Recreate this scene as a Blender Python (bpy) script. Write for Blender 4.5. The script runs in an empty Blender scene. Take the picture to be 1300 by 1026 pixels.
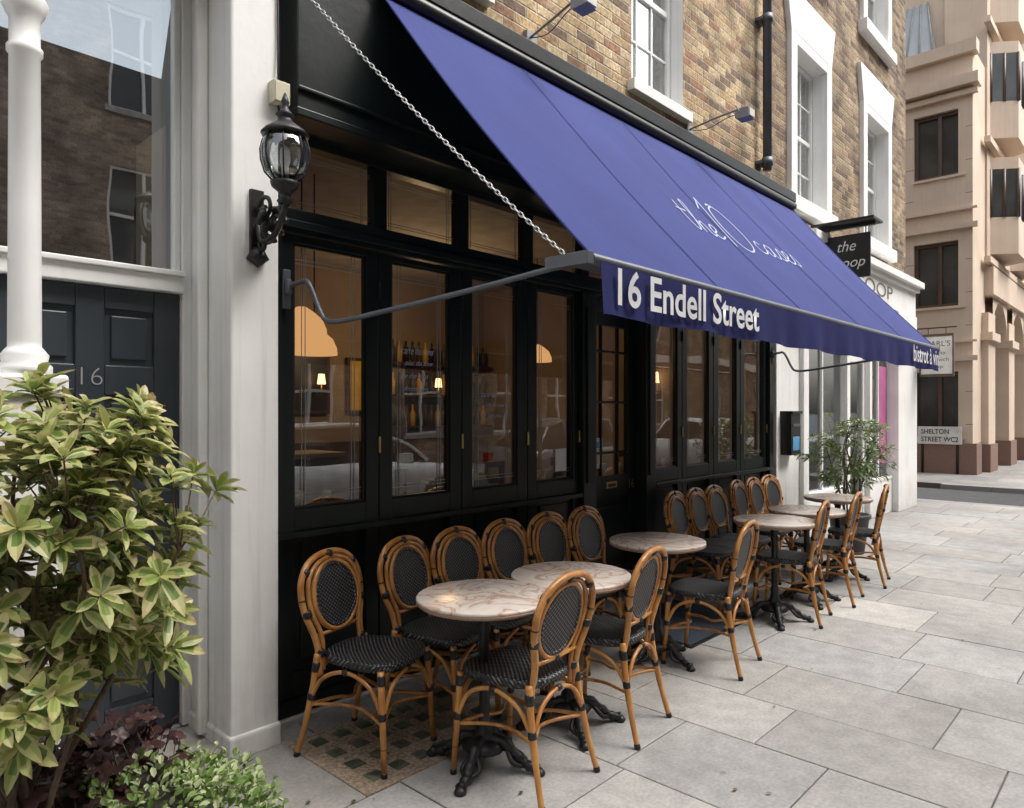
import bpy, math, random
from mathutils import Vector, Matrix
R = random.Random(7)
sc = bpy.context.scene
COL = sc.collection

# ------------------------------------------------------------------ materials
def newmat(name):
    m = bpy.data.materials.new(name); m.use_nodes = True
    nt = m.node_tree
    for n in list(nt.nodes): nt.nodes.remove(n)
    out = nt.nodes.new('ShaderNodeOutputMaterial')
    return m, nt, out
def N(nt, t, **kw):
    n = nt.nodes.new(t)
    for k, v in kw.items():
        setattr(n, k, v)
    return n
def c4(c): return (c[0], c[1], c[2], 1)
def mk(name, c1, c2=None, scale=6, rough=.6, metal=0, bump=0, bscale=60, detail=5, attr=False, rvar=0.0, spec=.5, lo=.35, hi=.65, dist=.01, stretch=None, dirt=None):
    m, nt, out = newmat(name)
    L = nt.links.new
    p = N(nt, 'ShaderNodeBsdfPrincipled')
    p.inputs['Roughness'].default_value = rough
    p.inputs['Metallic'].default_value = metal
    p.inputs['Specular IOR Level'].default_value = spec
    tc = N(nt, 'ShaderNodeTexCoord')
    vec = tc.outputs['Object']
    if stretch:
        mp = N(nt, 'ShaderNodeMapping'); mp.inputs['Scale'].default_value = stretch
        L(vec, mp.inputs['Vector']); vec = mp.outputs['Vector']
    no = N(nt, 'ShaderNodeTexNoise'); no.inputs['Scale'].default_value = scale; no.inputs['Detail'].default_value = detail
    L(vec, no.inputs['Vector'])
    cr = N(nt, 'ShaderNodeValToRGB')
    c2 = c2 or tuple(x * .8 for x in c1)
    cr.color_ramp.elements[0].position = lo; cr.color_ramp.elements[1].position = hi
    cr.color_ramp.elements[0].color = c4(c2); cr.color_ramp.elements[1].color = c4(c1)
    L(no.outputs['Fac'], cr.inputs['Fac'])
    colout = cr.outputs['Color']
    if attr:
        at = N(nt, 'ShaderNodeAttribute', attribute_name='Col')
        mx = N(nt, 'ShaderNodeMix', data_type='RGBA', blend_type='MULTIPLY'); mx.inputs[0].default_value = 1
        L(colout, mx.inputs[6]); L(at.outputs['Color'], mx.inputs[7]); colout = mx.outputs[2]
    if dirt:
        # grime: rises from the ground (splash zone) plus vertical rain streaks
        sp = N(nt, 'ShaderNodeSeparateXYZ'); L(tc.outputs['Object'], sp.inputs[0])
        mp2 = N(nt, 'ShaderNodeMapping'); mp2.inputs['Scale'].default_value = (22, 22, .9); L(tc.outputs['Object'], mp2.inputs['Vector'])
        n3 = N(nt, 'ShaderNodeTexNoise'); n3.inputs['Scale'].default_value = 1; n3.inputs['Detail'].default_value = 5; L(mp2.outputs[0], n3.inputs['Vector'])
        n4 = N(nt, 'ShaderNodeTexNoise'); n4.inputs['Scale'].default_value = 14; n4.inputs['Detail'].default_value = 8; L(tc.outputs['Object'], n4.inputs['Vector'])
        zr = N(nt, 'ShaderNodeMapRange'); zr.inputs['From Min'].default_value = 0; zr.inputs['From Max'].default_value = .55; zr.inputs['To Min'].default_value = .62; zr.inputs['To Max'].default_value = 0
        L(sp.outputs[2], zr.inputs['Value'])
        mu = N(nt, 'ShaderNodeMath', operation='MULTIPLY'); L(zr.outputs[0], mu.inputs[0]); L(n4.outputs['Fac'], mu.inputs[1])
        st = N(nt, 'ShaderNodeMapRange'); st.inputs['From Min'].default_value = .52; st.inputs['From Max'].default_value = .8; st.inputs['To Max'].default_value = dirt; L(n3.outputs['Fac'], st.inputs['Value'])
        ad = N(nt, 'ShaderNodeMath', operation='ADD', use_clamp=True); L(mu.outputs[0], ad.inputs[0]); L(st.outputs[0], ad.inputs[1])
        mx = N(nt, 'ShaderNodeMix', data_type='RGBA'); L(ad.outputs[0], mx.inputs[0]); L(colout, mx.inputs[6]); mx.inputs[7].default_value = (.25, .23, .2, 1); colout = mx.outputs[2]
    L(colout, p.inputs['Base Color'])
    if rvar:
        mr = N(nt, 'ShaderNodeMapRange'); mr.inputs['To Min'].default_value = max(0, rough - rvar); mr.inputs['To Max'].default_value = min(1, rough + rvar)
        L(no.outputs['Fac'], mr.inputs['Value']); L(mr.outputs[0], p.inputs['Roughness'])
    if bump:
        n2 = N(nt, 'ShaderNodeTexNoise'); n2.inputs['Scale'].default_value = bscale; n2.inputs['Detail'].default_value = 6
        L(vec, n2.inputs['Vector'])
        b = N(nt, 'ShaderNodeBump'); b.inputs['Strength'].default_value = bump; b.inputs['Distance'].default_value = dist
        L(n2.outputs['Fac'], b.inputs['Height']); L(b.outputs['Normal'], p.inputs['Normal'])
    L(p.outputs[0], out.inputs['Surface'])
    return m
def emis(name, c, s):
    m, nt, out = newmat(name)
    e = N(nt, 'ShaderNodeEmission'); e.inputs[0].default_value = c4(c); e.inputs[1].default_value = s
    nt.links.new(e.outputs[0], out.inputs['Surface']); return m
def glassmat(name, base=.16, tint=(.85, .9, .88), wob=.0015):
    m, nt, out = newmat(name); L = nt.links.new
    t = N(nt, 'ShaderNodeBsdfTransparent'); t.inputs[0].default_value = c4(tint)
    g = N(nt, 'ShaderNodeBsdfGlossy'); g.inputs['Roughness'].default_value = .01; g.inputs[0].default_value = (1, 1, 1, 1)
    fr = N(nt, 'ShaderNodeLayerWeight'); fr.inputs[0].default_value = .35
    mr = N(nt, 'ShaderNodeMapRange'); mr.inputs['To Min'].default_value = base; mr.inputs['To Max'].default_value = .95
    L(fr.outputs['Fresnel'], mr.inputs['Value'])
    no = N(nt, 'ShaderNodeTexNoise'); no.inputs['Scale'].default_value = 2.5; no.inputs['Detail'].default_value = 1
    tc = N(nt, 'ShaderNodeTexCoord'); L(tc.outputs['Object'], no.inputs['Vector'])
    b = N(nt, 'ShaderNodeBump'); b.inputs['Strength'].default_value = 1; b.inputs['Distance'].default_value = wob
    L(no.outputs['Fac'], b.inputs['Height']); L(b.outputs['Normal'], g.inputs['Normal'])
    mx = N(nt, 'ShaderNodeMixShader'); L(mr.outputs[0], mx.inputs[0]); L(t.outputs[0], mx.inputs[1]); L(g.outputs[0], mx.inputs[2])
    L(mx.outputs[0], out.inputs['Surface']); return m
def brickmat(name, cols, mortar, bw=.225, bh=.075):
    m, nt, out = newmat(name); L = nt.links.new
    def ma(op, a, b=None, v=None):
        n = N(nt, 'ShaderNodeMath', operation=op); L(a, n.inputs[0])
        if b is not None: L(b, n.inputs[1])
        elif v is not None: n.inputs[1].default_value = v
        return n.outputs[0]
    tc = N(nt, 'ShaderNodeTexCoord'); sp = N(nt, 'ShaderNodeSeparateXYZ'); L(tc.outputs['Object'], sp.inputs[0])
    u = ma('ADD', sp.outputs[0], sp.outputs[1]); v = sp.outputs[2]
    row = ma('FLOOR', ma('DIVIDE', v, v=bh)); odd = ma('FLOORED_MODULO', row, v=2)
    us = ma('DIVIDE', ma('ADD', u, ma('MULTIPLY', odd, v=bw / 2)), v=bw)
    ci = ma('FLOOR', us)
    cb = N(nt, 'ShaderNodeCombineXYZ'); L(ci, cb.inputs[0]); L(row, cb.inputs[1])
    wn = N(nt, 'ShaderNodeTexWhiteNoise', noise_dimensions='2D'); L(cb.outputs[0], wn.inputs['Vector'])
    cr = N(nt, 'ShaderNodeValToRGB'); cr.color_ramp.interpolation = 'CONSTANT'
    e = cr.color_ramp.elements; e[0].color = c4(cols[0]); e[0].position = 0; e[1].position = 1 / len(cols); e[1].color = c4(cols[1])
    for i in range(2, len(cols)): q = e.new(i / len(cols)); q.color = c4(cols[i])
    L(wn.outputs['Value'], cr.inputs['Fac'])
    fu = ma('FRACT', us); fv = ma('FRACT', ma('DIVIDE', v, v=bh))
    du = ma('MULTIPLY', ma('SUBTRACT', ma('ABSOLUTE', ma('SUBTRACT', fu, v=.5)), v=.5), v=-bw)
    dv = ma('MULTIPLY', ma('SUBTRACT', ma('ABSOLUTE', ma('SUBTRACT', fv, v=.5)), v=.5), v=-bh)
    nz = N(nt, 'ShaderNodeTexNoise'); nz.inputs['Scale'].default_value = 40; nz.inputs['Detail'].default_value = 3; L(tc.outputs['Object'], nz.inputs['Vector'])
    d = ma('ADD', ma('MINIMUM', du, dv), ma('MULTIPLY', ma('SUBTRACT', nz.outputs['Fac'], v=.5), v=.008))
    mm = N(nt, 'ShaderNodeMapRange'); mm.inputs['From Min'].default_value = .003; mm.inputs['From Max'].default_value = .008; L(d, mm.inputs['Value'])
    n1 = N(nt, 'ShaderNodeTexNoise'); n1.inputs['Scale'].default_value = 1.6; n1.inputs['Detail'].default_value = 9; n1.inputs['Distortion'].default_value = .8; L(tc.outputs['Object'], n1.inputs['Vector'])
    w1 = N(nt, 'ShaderNodeMapRange'); w1.inputs['From Min'].default_value = .33; w1.inputs['From Max'].default_value = .67; w1.inputs['To Min'].default_value = .52; w1.inputs['To Max'].default_value = 1.25; L(n1.outputs['Fac'], w1.inputs['Value'])
    w2 = N(nt, 'ShaderNodeMapRange'); w2.inputs['From Min'].default_value = .3; w2.inputs['From Max'].default_value = .7; w2.inputs['To Min'].default_value = .6; w2.inputs['To Max'].default_value = 1.35; L(nz.outputs['Fac'], w2.inputs['Value'])
    mx = N(nt, 'ShaderNodeMix', data_type='RGBA'); L(mm.outputs[0], mx.inputs[0]); mx.inputs[6].default_value = c4(mortar); L(cr.outputs[0], mx.inputs[7])
    m2 = N(nt, 'ShaderNodeMix', data_type='RGBA', blend_type='MULTIPLY'); m2.inputs[0].default_value = 1; L(mx.outputs[2], m2.inputs[6]); L(ma('MULTIPLY', w1.outputs[0], w2.outputs[0]), m2.inputs[7])
    p = N(nt, 'ShaderNodeBsdfPrincipled'); p.inputs['Roughness'].default_value = .9; L(m2.outputs[2], p.inputs['Base Color'])
    bu = N(nt, 'ShaderNodeBump'); bu.inputs['Strength'].default_value = .8; bu.inputs['Distance'].default_value = .008
    L(ma('ADD', mm.outputs[0], ma('MULTIPLY', nz.outputs['Fac'], v=.4)), bu.inputs['Height']); L(bu.outputs['Normal'], p.inputs['Normal'])
    L(p.outputs[0], out.inputs['Surface']); return m
def weavemat():
    m, nt, out = newmat('black_weave'); L = nt.links.new
    tc = N(nt, 'ShaderNodeTexCoord'); sp = N(nt, 'ShaderNodeSeparateXYZ'); L(tc.outputs['Object'], sp.inputs[0])
    b = N(nt, 'ShaderNodeMath', operation='ADD'); L(sp.outputs[1], b.inputs[0]); L(sp.outputs[2], b.inputs[1])
    def s(src, f, ph=0):
        mu = N(nt, 'ShaderNodeMath', operation='MULTIPLY'); mu.inputs[1].default_value = f; L(src, mu.inputs[0])
        si = N(nt, 'ShaderNodeMath', operation='SINE'); L(mu.outputs[0], si.inputs[0]); return si.outputs[0]
    pr = N(nt, 'ShaderNodeMath', operation='MULTIPLY'); L(s(sp.outputs[0], 270), pr.inputs[0]); L(s(b.outputs[0], 270), pr.inputs[1])
    cr = N(nt, 'ShaderNodeValToRGB'); e = cr.color_ramp.elements
    e[0].position = .3; e[0].color = (.006, .006, .007, 1); e[1].position = .75; e[1].color = (.02, .02, .023, 1)
    n = e.new(.88); n.color = (.17, .17, .175, 1)
    mr = N(nt, 'ShaderNodeMapRange'); mr.inputs['From Min'].default_value = -1; L(pr.outputs[0], mr.inputs['Value'])
    L(mr.outputs[0], cr.inputs['Fac'])
    p = N(nt, 'ShaderNodeBsdfPrincipled'); p.inputs['Roughness'].default_value = .4
    L(cr.outputs[0], p.inputs['Base Color'])
    bu = N(nt, 'ShaderNodeBump'); bu.inputs['Strength'].default_value = .8; bu.inputs['Distance'].default_value = .004
    L(mr.outputs[0], bu.inputs['Height']); L(bu.outputs['Normal'], p.inputs['Normal'])
    L(p.outputs[0], out.inputs['Surface']); return m
def marblemat():
    m, nt, out = newmat('marble'); L = nt.links.new
    tc = N(nt, 'ShaderNodeTexCoord')
    oi = N(nt, 'ShaderNodeObjectInfo')
    ad = N(nt, 'ShaderNodeVectorMath', operation='ADD'); L(tc.outputs['Object'], ad.inputs[0]); L(oi.outputs['Location'], ad.inputs[1])
    n1 = N(nt, 'ShaderNodeTexNoise'); n1.inputs['Scale'].default_value = 3.4; n1.inputs['Detail'].default_value = 9; n1.inputs['Distortion'].default_value = 1.1
    L(ad.outputs[0], n1.inputs['Vector'])
    cr = N(nt, 'ShaderNodeValToRGB'); e = cr.color_ramp.elements
    e[0].position = .3; e[0].color = (.6, .5, .43, 1); e[1].position = .75; e[1].color = (.64, .55, .48, 1)
    for po, co in ((.40, (.66, .6, .54)), (.465, (.62, .53, .46)), (.487, (.44, .28, .2)), (.51, (.62, .5, .43)), (.57, (.68, .62, .56)), (.6, (.46, .33, .27)), (.635, (.66, .59, .53))):
        x = e.new(po); x.color = c4(co)
    L(n1.outputs['Fac'], cr.inputs['Fac'])
    p = N(nt, 'ShaderNodeBsdfPrincipled'); p.inputs['Roughness'].default_value = .25
    L(cr.outputs[0], p.inputs['Base Color']); L(p.outputs[0], out.inputs['Surface']); return m
def pavemat():
    m, nt, out = newmat('paving_stone'); L = nt.links.new
    tc = N(nt, 'ShaderNodeTexCoord')
    at = N(nt, 'ShaderNodeAttribute', attribute_name='Col')
    def noise(sc_, det, lo, hi, a, b, dis=0):
        n = N(nt, 'ShaderNodeTexNoise'); n.inputs['Scale'].default_value = sc_; n.inputs['Detail'].default_value = det; n.inputs['Distortion'].default_value = dis; L(tc.outputs['Object'], n.inputs['Vector'])
        mr = N(nt, 'ShaderNodeMapRange'); mr.inputs['From Min'].default_value = lo; mr.inputs['From Max'].default_value = hi
        mr.inputs['To Min'].default_value = a; mr.inputs['To Max'].default_value = b; L(n.outputs['Fac'], mr.inputs['Value']); return n, mr
    n1, a = noise(1.1, 9, .3, .7, .76, 1.12, .6)
    n2, b = noise(60, 4, .3, .7, .84, 1.1)
    n3, c = noise(9, 7, .35, .65, .88, 1.06)
    v = N(nt, 'ShaderNodeTexVoronoi'); v.inputs['Scale'].default_value = 3.2; L(tc.outputs['Object'], v.inputs['Vector'])
    gm = N(nt, 'ShaderNodeMapRange'); gm.inputs['From Min'].default_value = .04; gm.inputs['From Max'].default_value = .06; gm.inputs['To Min'].default_value = .72; gm.inputs['To Max'].default_value = 1
    L(v.outputs['Distance'], gm.inputs['Value'])
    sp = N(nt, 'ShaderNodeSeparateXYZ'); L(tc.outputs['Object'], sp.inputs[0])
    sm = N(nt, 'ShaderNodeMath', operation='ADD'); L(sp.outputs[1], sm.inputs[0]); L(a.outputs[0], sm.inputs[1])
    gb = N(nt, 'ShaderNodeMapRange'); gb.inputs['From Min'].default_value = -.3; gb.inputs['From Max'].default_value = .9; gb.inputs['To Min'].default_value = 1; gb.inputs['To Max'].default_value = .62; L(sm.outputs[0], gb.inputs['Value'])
    def mul(x, y):
        q = N(nt, 'ShaderNodeMath', operation='MULTIPLY'); L(x, q.inputs[0]); L(y, q.inputs[1]); return q.outputs[0]
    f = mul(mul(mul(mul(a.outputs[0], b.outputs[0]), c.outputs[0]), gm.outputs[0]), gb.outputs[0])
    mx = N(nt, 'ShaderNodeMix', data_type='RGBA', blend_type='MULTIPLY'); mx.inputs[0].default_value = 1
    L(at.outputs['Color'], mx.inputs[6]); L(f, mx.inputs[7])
    p = N(nt, 'ShaderNodeBsdfPrincipled'); p.inputs['Roughness'].default_value = .85
    L(mx.outputs[2], p.inputs['Base Color'])
    bu = N(nt, 'ShaderNodeBump'); bu.inputs['Strength'].default_value = .4; bu.inputs['Distance'].default_value = .004
    L(n2.outputs['Fac'], bu.inputs['Height']); L(bu.outputs['Normal'], p.inputs['Normal'])
    L(p.outputs[0], out.inputs['Surface']); return m
def leafmat():
    m, nt, out = newmat('leaf'); L = nt.links.new
    at = N(nt, 'ShaderNodeAttribute', attribute_name='Col')
    p = N(nt, 'ShaderNodeBsdfPrincipled'); p.inputs['Roughness'].default_value = .4
    L(at.outputs['Color'], p.inputs['Base Color'])
    tr = N(nt, 'ShaderNodeBsdfTranslucent'); L(at.outputs['Color'], tr.inputs[0])
    mx = N(nt, 'ShaderNodeMixShader'); mx.inputs[0].default_value = .3
    L(p.outputs[0], mx.inputs[1]); L(tr.outputs[0], mx.inputs[2]); L(mx.outputs[0], out.inputs['Surface']); return m

M = dict(
    black=mk('black_green_paint', (.009, .014, .013), (.006, .009, .009), 3, .34, bump=.08, bscale=25, rvar=.08, spec=.4),
    darkdoor=mk('blue_black_door_paint', (.04, .05, .06), (.032, .041, .05), 3, .35, bump=.05, bscale=30, rvar=.06),
    white=mk('white_stucco', (.83, .825, .805), (.75, .74, .715), 2.2, .65, bump=.15, bscale=18, lo=.3, hi=.55, detail=9, dirt=.25),
    whitegloss=mk('white_gloss_paint', (.82, .82, .805), (.77, .77, .75), 4, .35, dirt=.12),
    brick=brickmat('stock_brick', ((.5, .37, .2), (.42, .29, .15), (.34, .21, .11), (.54, .42, .25), (.2, .135, .09), (.46, .32, .17), (.38, .27, .16), (.52, .4, .24), (.3, .16, .09)), (.4, .35, .28)),
    brick2=brickmat('stock_brick_brown', ((.33, .24, .14), (.25, .17, .1), (.19, .125, .08), (.36, .27, .17), (.14, .09, .06), (.29, .2, .12)), (.28, .24, .19)),
    brick3=brickmat('rubbed_brick', ((.42, .22, .12), (.36, .18, .1), (.45, .26, .15)), (.3, .25, .2), bw=.075, bh=.23),
    brick4=brickmat('opposite_brick', ((.36, .27, .19), (.3, .22, .16), (.4, .31, .22), (.25, .18, .13)), (.3, .26, .22)),
    glass=glassmat('shop_glass', .19, (.88, .91, .89)),
    clearglass=glassmat('clear_glass', .1),
    winglass=glassmat('sash_glass', .3, (.7, .75, .76)),
    lampglass=glassmat('lantern_glass', .12, (.8, .84, .85), 0),
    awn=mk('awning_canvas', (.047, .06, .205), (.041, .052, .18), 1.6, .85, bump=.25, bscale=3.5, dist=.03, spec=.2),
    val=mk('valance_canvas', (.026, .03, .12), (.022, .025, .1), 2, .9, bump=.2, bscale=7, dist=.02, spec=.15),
    textw=mk('white_lettering', (.8, .8, .8), rough=.6),
    textlb=mk('pale_lettering', (.42, .47, .66), rough=.6),
    rattan=mk('rattan', (.54, .26, .075), (.33, .13, .032), 18, .3, bump=.1, bscale=40, stretch=(1, 1, .5), rvar=.06),
    rattandk=mk('rattan_node', (.2, .075, .02), rough=.4),
    bind=mk('black_binding', (.012, .012, .013), rough=.4),
    weave=weavemat(), marble=marblemat(),
    rim=mk('table_rim', (.32, .2, .13), rough=.4),
    iron=mk('cast_iron', (.012, .012, .013), (.02, .02, .021), 20, .42, metal=.2, bump=.2, bscale=60),
    pave=pavemat(),
    joint=mk('joint_sand', (.13, .115, .1), rough=.95),
    asphalt=mk('asphalt', (.07, .07, .072), (.05, .05, .052), 8, .9, bump=.4, bscale=150),
    kerb=mk('granite_kerb', (.32, .31, .3), (.22, .21, .21), 60, .8),
    yellow=mk('yellow_road_paint', (.6, .43, .05), rough=.7),
    terr=mk('aggregate', (.36, .28, .2), (.18, .13, .09), 70, .8, bump=.3, bscale=80),
    lens=mk('pavement_glass', (.13, .14, .1), (.045, .06, .04), 14, .4, bump=.3, bscale=30),
    stone=mk('grey_stone', (.42, .4, .37), (.26, .25, .23), 5, .8, bump=.2, bscale=40, lo=.3, hi=.6, detail=9),
    pink=mk('buff_stone', (.64, .52, .41), (.57, .45, .35), 1.2, .8, bump=.06, bscale=50, detail=9, dirt=.25),
    pinkdk=mk('brown_granite', (.26, .16, .12), (.17, .1, .08), 40, .6),
    bronze=mk('bronze_frame', (.1, .065, .045), rough=.4),
    dkglass=mk('dark_pane', (.07, .075, .075), (.03, .032, .034), .7, .06, lo=.4, hi=.6),
    metal=mk('grey_metal', (.12, .13, .15), rough=.45, metal=.4),
    chain=mk('galvanised_chain', (.6, .6, .6), rough=.4, metal=.5),
    cream=mk('cream_plastic', (.6, .56, .42), rough=.5),
    inwall=mk('warm_plaster', (.36, .27, .17), (.27, .2, .13), 1.2, .8),
    inceil=mk('ceiling_paint', (.4, .36, .3), rough=.8),
    wood=mk('dark_wood', (.09, .045, .023), (.05, .025, .012), 6, .4, stretch=(1, 8, 8)),
    shade=emis('lit_lampshade', (1, .5, .2), .95),
    bulb=emis('lit_sconce', (1, .55, .25), 4),
    leaf=leafmat(), bark=mk('bark', (.16, .11, .07), (.08, .055, .04), 30, .9, bump=.4),
    soil=mk('soil', (.03, .022, .016), rough=1, bump=.6, bscale=30),
    planter=mk('dark_planter', (.05, .05, .052), rough=.5),
    curtain=mk('net_curtain', (.6, .6, .57), (.5, .5, .48), 4, .9),
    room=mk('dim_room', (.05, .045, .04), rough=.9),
    lead=mk('lead_came', (.3, .31, .3), rough=.45, metal=.3),
    brass=mk('brass', (.6, .42, .15), rough=.3, metal=.8),
    paper=mk('paper', (.75, .74, .7), rough=.7),
    bluep=mk('blue_print', (.1, .35, .6), rough=.5), magenta=mk('magenta_print', (.5, .16, .32), (.4, .1, .25), 2, rough=.5),
    yel=mk('flat_yellow', (.8, .5, .04), rough=.6),
    mat_=mk('doormat_rubber', (.03, .045, .065), rough=.9, bump=.5, bscale=90),
    carw=mk('white_car_paint', (.75, .76, .77), rough=.18), carg=mk('grey_car_paint', (.16, .17, .18), rough=.15),
    tyre=mk('tyre', (.02, .02, .02), rough=.85), red=mk('red_lens', (.4, .01, .01), rough=.2),
    glassroof=mk('glazed_roof', (.35, .38, .4), (.28, .3, .32), 1, .2),
)

# ------------------------------------------------------------------ mesh builder
def cr_path(pts, n=6, closed=False):
    pts = [Vector(p) for p in pts]; out = []
    m = len(pts); rng = m if closed else m - 1
    for i in range(rng):
        if closed: p0, p1, p2, p3 = pts[(i - 1) % m], pts[i], pts[(i + 1) % m], pts[(i + 2) % m]
        else: p0, p1, p2, p3 = pts[max(i - 1, 0)], pts[i], pts[i + 1], pts[min(i + 2, m - 1)]
        for k in range(n):
            t = k / n
            out.append(.5 * ((2 * p1) + (-p0 + p2) * t + (2 * p0 - 5 * p1 + 4 * p2 - p3) * t * t + (-p0 + 3 * p1 - 3 * p2 + p3) * t ** 3))
    if not closed: out.append(pts[-1])
    return out
class MB:
    def __init__(s): s.v = []; s.f = []; s.m = []; s.s = []; s.c = []; s.mats = []
    def mi(s, k):
        if k not in s.mats: s.mats.append(k)
        return s.mats.index(k)
    def add(s, vs, fs, mat, smooth=False, col=(1, 1, 1)):
        b = len(s.v); s.v += [tuple(v) for v in vs]; k = s.mi(mat)
        for f in fs: s.f.append(tuple(b + i for i in f)); s.m.append(k); s.s.append(smooth); s.c.append(col)
    def box(s, x0, x1, y0, y1, z0, z1, mat, col=(1, 1, 1)):
        x0, x1 = min(x0, x1), max(x0, x1); y0, y1 = min(y0, y1), max(y0, y1); z0, z1 = min(z0, z1), max(z0, z1)
        s.add([(x0, y0, z0), (x1, y0, z0), (x1, y1, z0), (x0, y1, z0), (x0, y0, z1), (x1, y0, z1), (x1, y1, z1), (x0, y1, z1)],
              [(3, 2, 1, 0), (4, 5, 6, 7), (0, 1, 5, 4), (1, 2, 6, 5), (2, 3, 7, 6), (3, 0, 4, 7)], mat, False, col)
    def quad(s, a, b, c, d, mat, col=(1, 1, 1)): s.add([a, b, c, d], [(0, 1, 2, 3)], mat, False, col)
    def tube(s, pts, r, mat, n=8, closed=False, caps=True, flat=None):
        pts = [Vector(p) for p in pts]; m = len(pts)
        rs = r if isinstance(r, (list, tuple)) else [r] * m
        vs = []; up = None
        for i, p in enumerate(pts):
            a = pts[(i - 1) % m] if (closed or i > 0) else p
            b = pts[(i + 1) % m] if (closed or i < m - 1) else p
            t = (b - a)
            if t.length < 1e-9: t = Vector((0, 0, 1))
            t.normalize()
            if up is None:
                up = Vector((0, 0, 1)) if abs(t.z) < .9 else Vector((1, 0, 0))
            up = (up - t * up.dot(t))
            if up.length < 1e-6: up = t.orthogonal()
            up.normalize(); sd = t.cross(up)
            for k in range(n):
                a_ = 2 * math.pi * k / n
                vs.append(p + (up * math.cos(a_) + sd * math.sin(a_)) * rs[i])
        fs = []
        for i in range(m if closed else m - 1):
            j = (i + 1) % m
            for k in range(n): fs.append((i * n + k, i * n + (k + 1) % n, j * n + (k + 1) % n, j * n + k))
        if caps and not closed: fs.append(tuple(range(n - 1, -1, -1))); fs.append(tuple((m - 1) * n + k for k in range(n)))
        s.add(vs, fs, mat, True)
    def rev(s, prof, c, mat, n=24, smooth=True):
        vs = []; fs = []
        for r, z in prof:
            for k in range(n):
                a = 2 * math.pi * k / n; vs.append((c[0] + r * math.cos(a), c[1] + r * math.sin(a), c[2] + z))
        for i in range(len(prof) - 1):
            for k in range(n): fs.append((i * n + k, i * n + (k + 1) % n, (i + 1) * n + (k + 1) % n, (i + 1) * n + k))
        fs.append(tuple(range(n - 1, -1, -1))); fs.append(tuple((len(prof) - 1) * n + k for k in range(n)))
        s.add(vs, fs, mat, smooth)
    def wall(s, x0, x1, z0, z1, holes, y, dep, mat, revmat=None):
        xs = sorted({x0, x1, *[h[0] for h in holes], *[h[1] for h in holes]}); zs = sorted({z0, z1, *[h[2] for h in holes], *[h[3] for h in holes]})
        for i in range(len(xs) - 1):
            for j in range(len(zs) - 1):
                cx, cz = (xs[i] + xs[i + 1]) / 2, (zs[j] + zs[j + 1]) / 2
                if any(h[0] < cx < h[1] and h[2] < cz < h[3] for h in holes): continue
                s.quad((xs[i], y, zs[j]), (xs[i + 1], y, zs[j]), (xs[i + 1], y, zs[j + 1]), (xs[i], y, zs[j + 1]), mat)
        for a, b, c, d in holes:
            rm = revmat or mat
            s.quad((a, y, c), (a, y + dep, c), (a, y + dep, d), (a, y, d), rm); s.quad((b, y, c), (b, y, d), (b, y + dep, d), (b, y + dep, c), rm)
            s.quad((a, y, c), (b, y, c), (b, y + dep, c), (a, y + dep, c), rm); s.quad((a, y, d), (a, y + dep, d), (b, y + dep, d), (b, y, d), rm)
    def mesh(s, name):
        me = bpy.data.meshes.new(name); me.from_pydata(s.v, [], s.f)
        for k in s.mats: me.materials.append(M[k])
        me.polygons.foreach_set('material_index', s.m); me.polygons.foreach_set('use_smooth', s.s)
        ca = me.color_attributes.new('Col', 'FLOAT_COLOR', 'CORNER'); buf = []
        for f, c in zip(s.f, s.c): buf += [c[0], c[1], c[2], 1.0] * len(f)
        ca.data.foreach_set('color', buf); me.update(); return me
    def obj(s, name, parent=None, bevel=0, loc=(0, 0, 0), rz=0):
        o = bpy.data.objects.new(name, s.mesh(name)); COL.objects.link(o)
        o.location = loc; o.rotation_euler[2] = rz
        if parent: o.parent = parent
        if bevel:
            b = o.modifiers.new('Bevel', 'BEVEL'); b.width = bevel; b.segments = 2; b.limit_method = 'ANGLE'; b.angle_limit = math.radians(40)
        return o
def empty(name, loc=(0, 0, 0)):
    e = bpy.data.objects.new(name, None); COL.objects.link(e); e.location = loc; e.empty_display_size = .1; return e
def text(name, body, o, xd, yd, w, h, mat, parent, bold=0.0, shear=0):
    cu = bpy.data.curves.new(name, 'FONT'); cu.body = body; cu.size = 1; cu.offset = bold; cu.shear = shear; cu.resolution_u = 4
    t = bpy.data.objects.new(name + '_tmp', cu); COL.objects.link(t)
    dg = bpy.context.evaluated_depsgraph_get(); me = bpy.data.meshes.new_from_object(t.evaluated_get(dg))
    bpy.data.objects.remove(t)
    xs = [v.co.x for v in me.vertices]; ys = [v.co.y for v in me.vertices]
    x0, x1, y0, y1 = min(xs), max(xs), min(ys), max(ys)
    o = Vector(o); xd = Vector(xd).normalized(); yd = Vector(yd).normalized()
    for v in me.vertices:
        v.co = o + xd * ((v.co.x - x0) / (x1 - x0) * w) + yd * ((v.co.y - y0) / (y1 - y0) * h)
    me.materials.clear(); me.materials.append(M[mat])
    ob = bpy.data.objects.new(name, me); COL.objects.link(ob); ob.parent = parent; return ob

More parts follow.
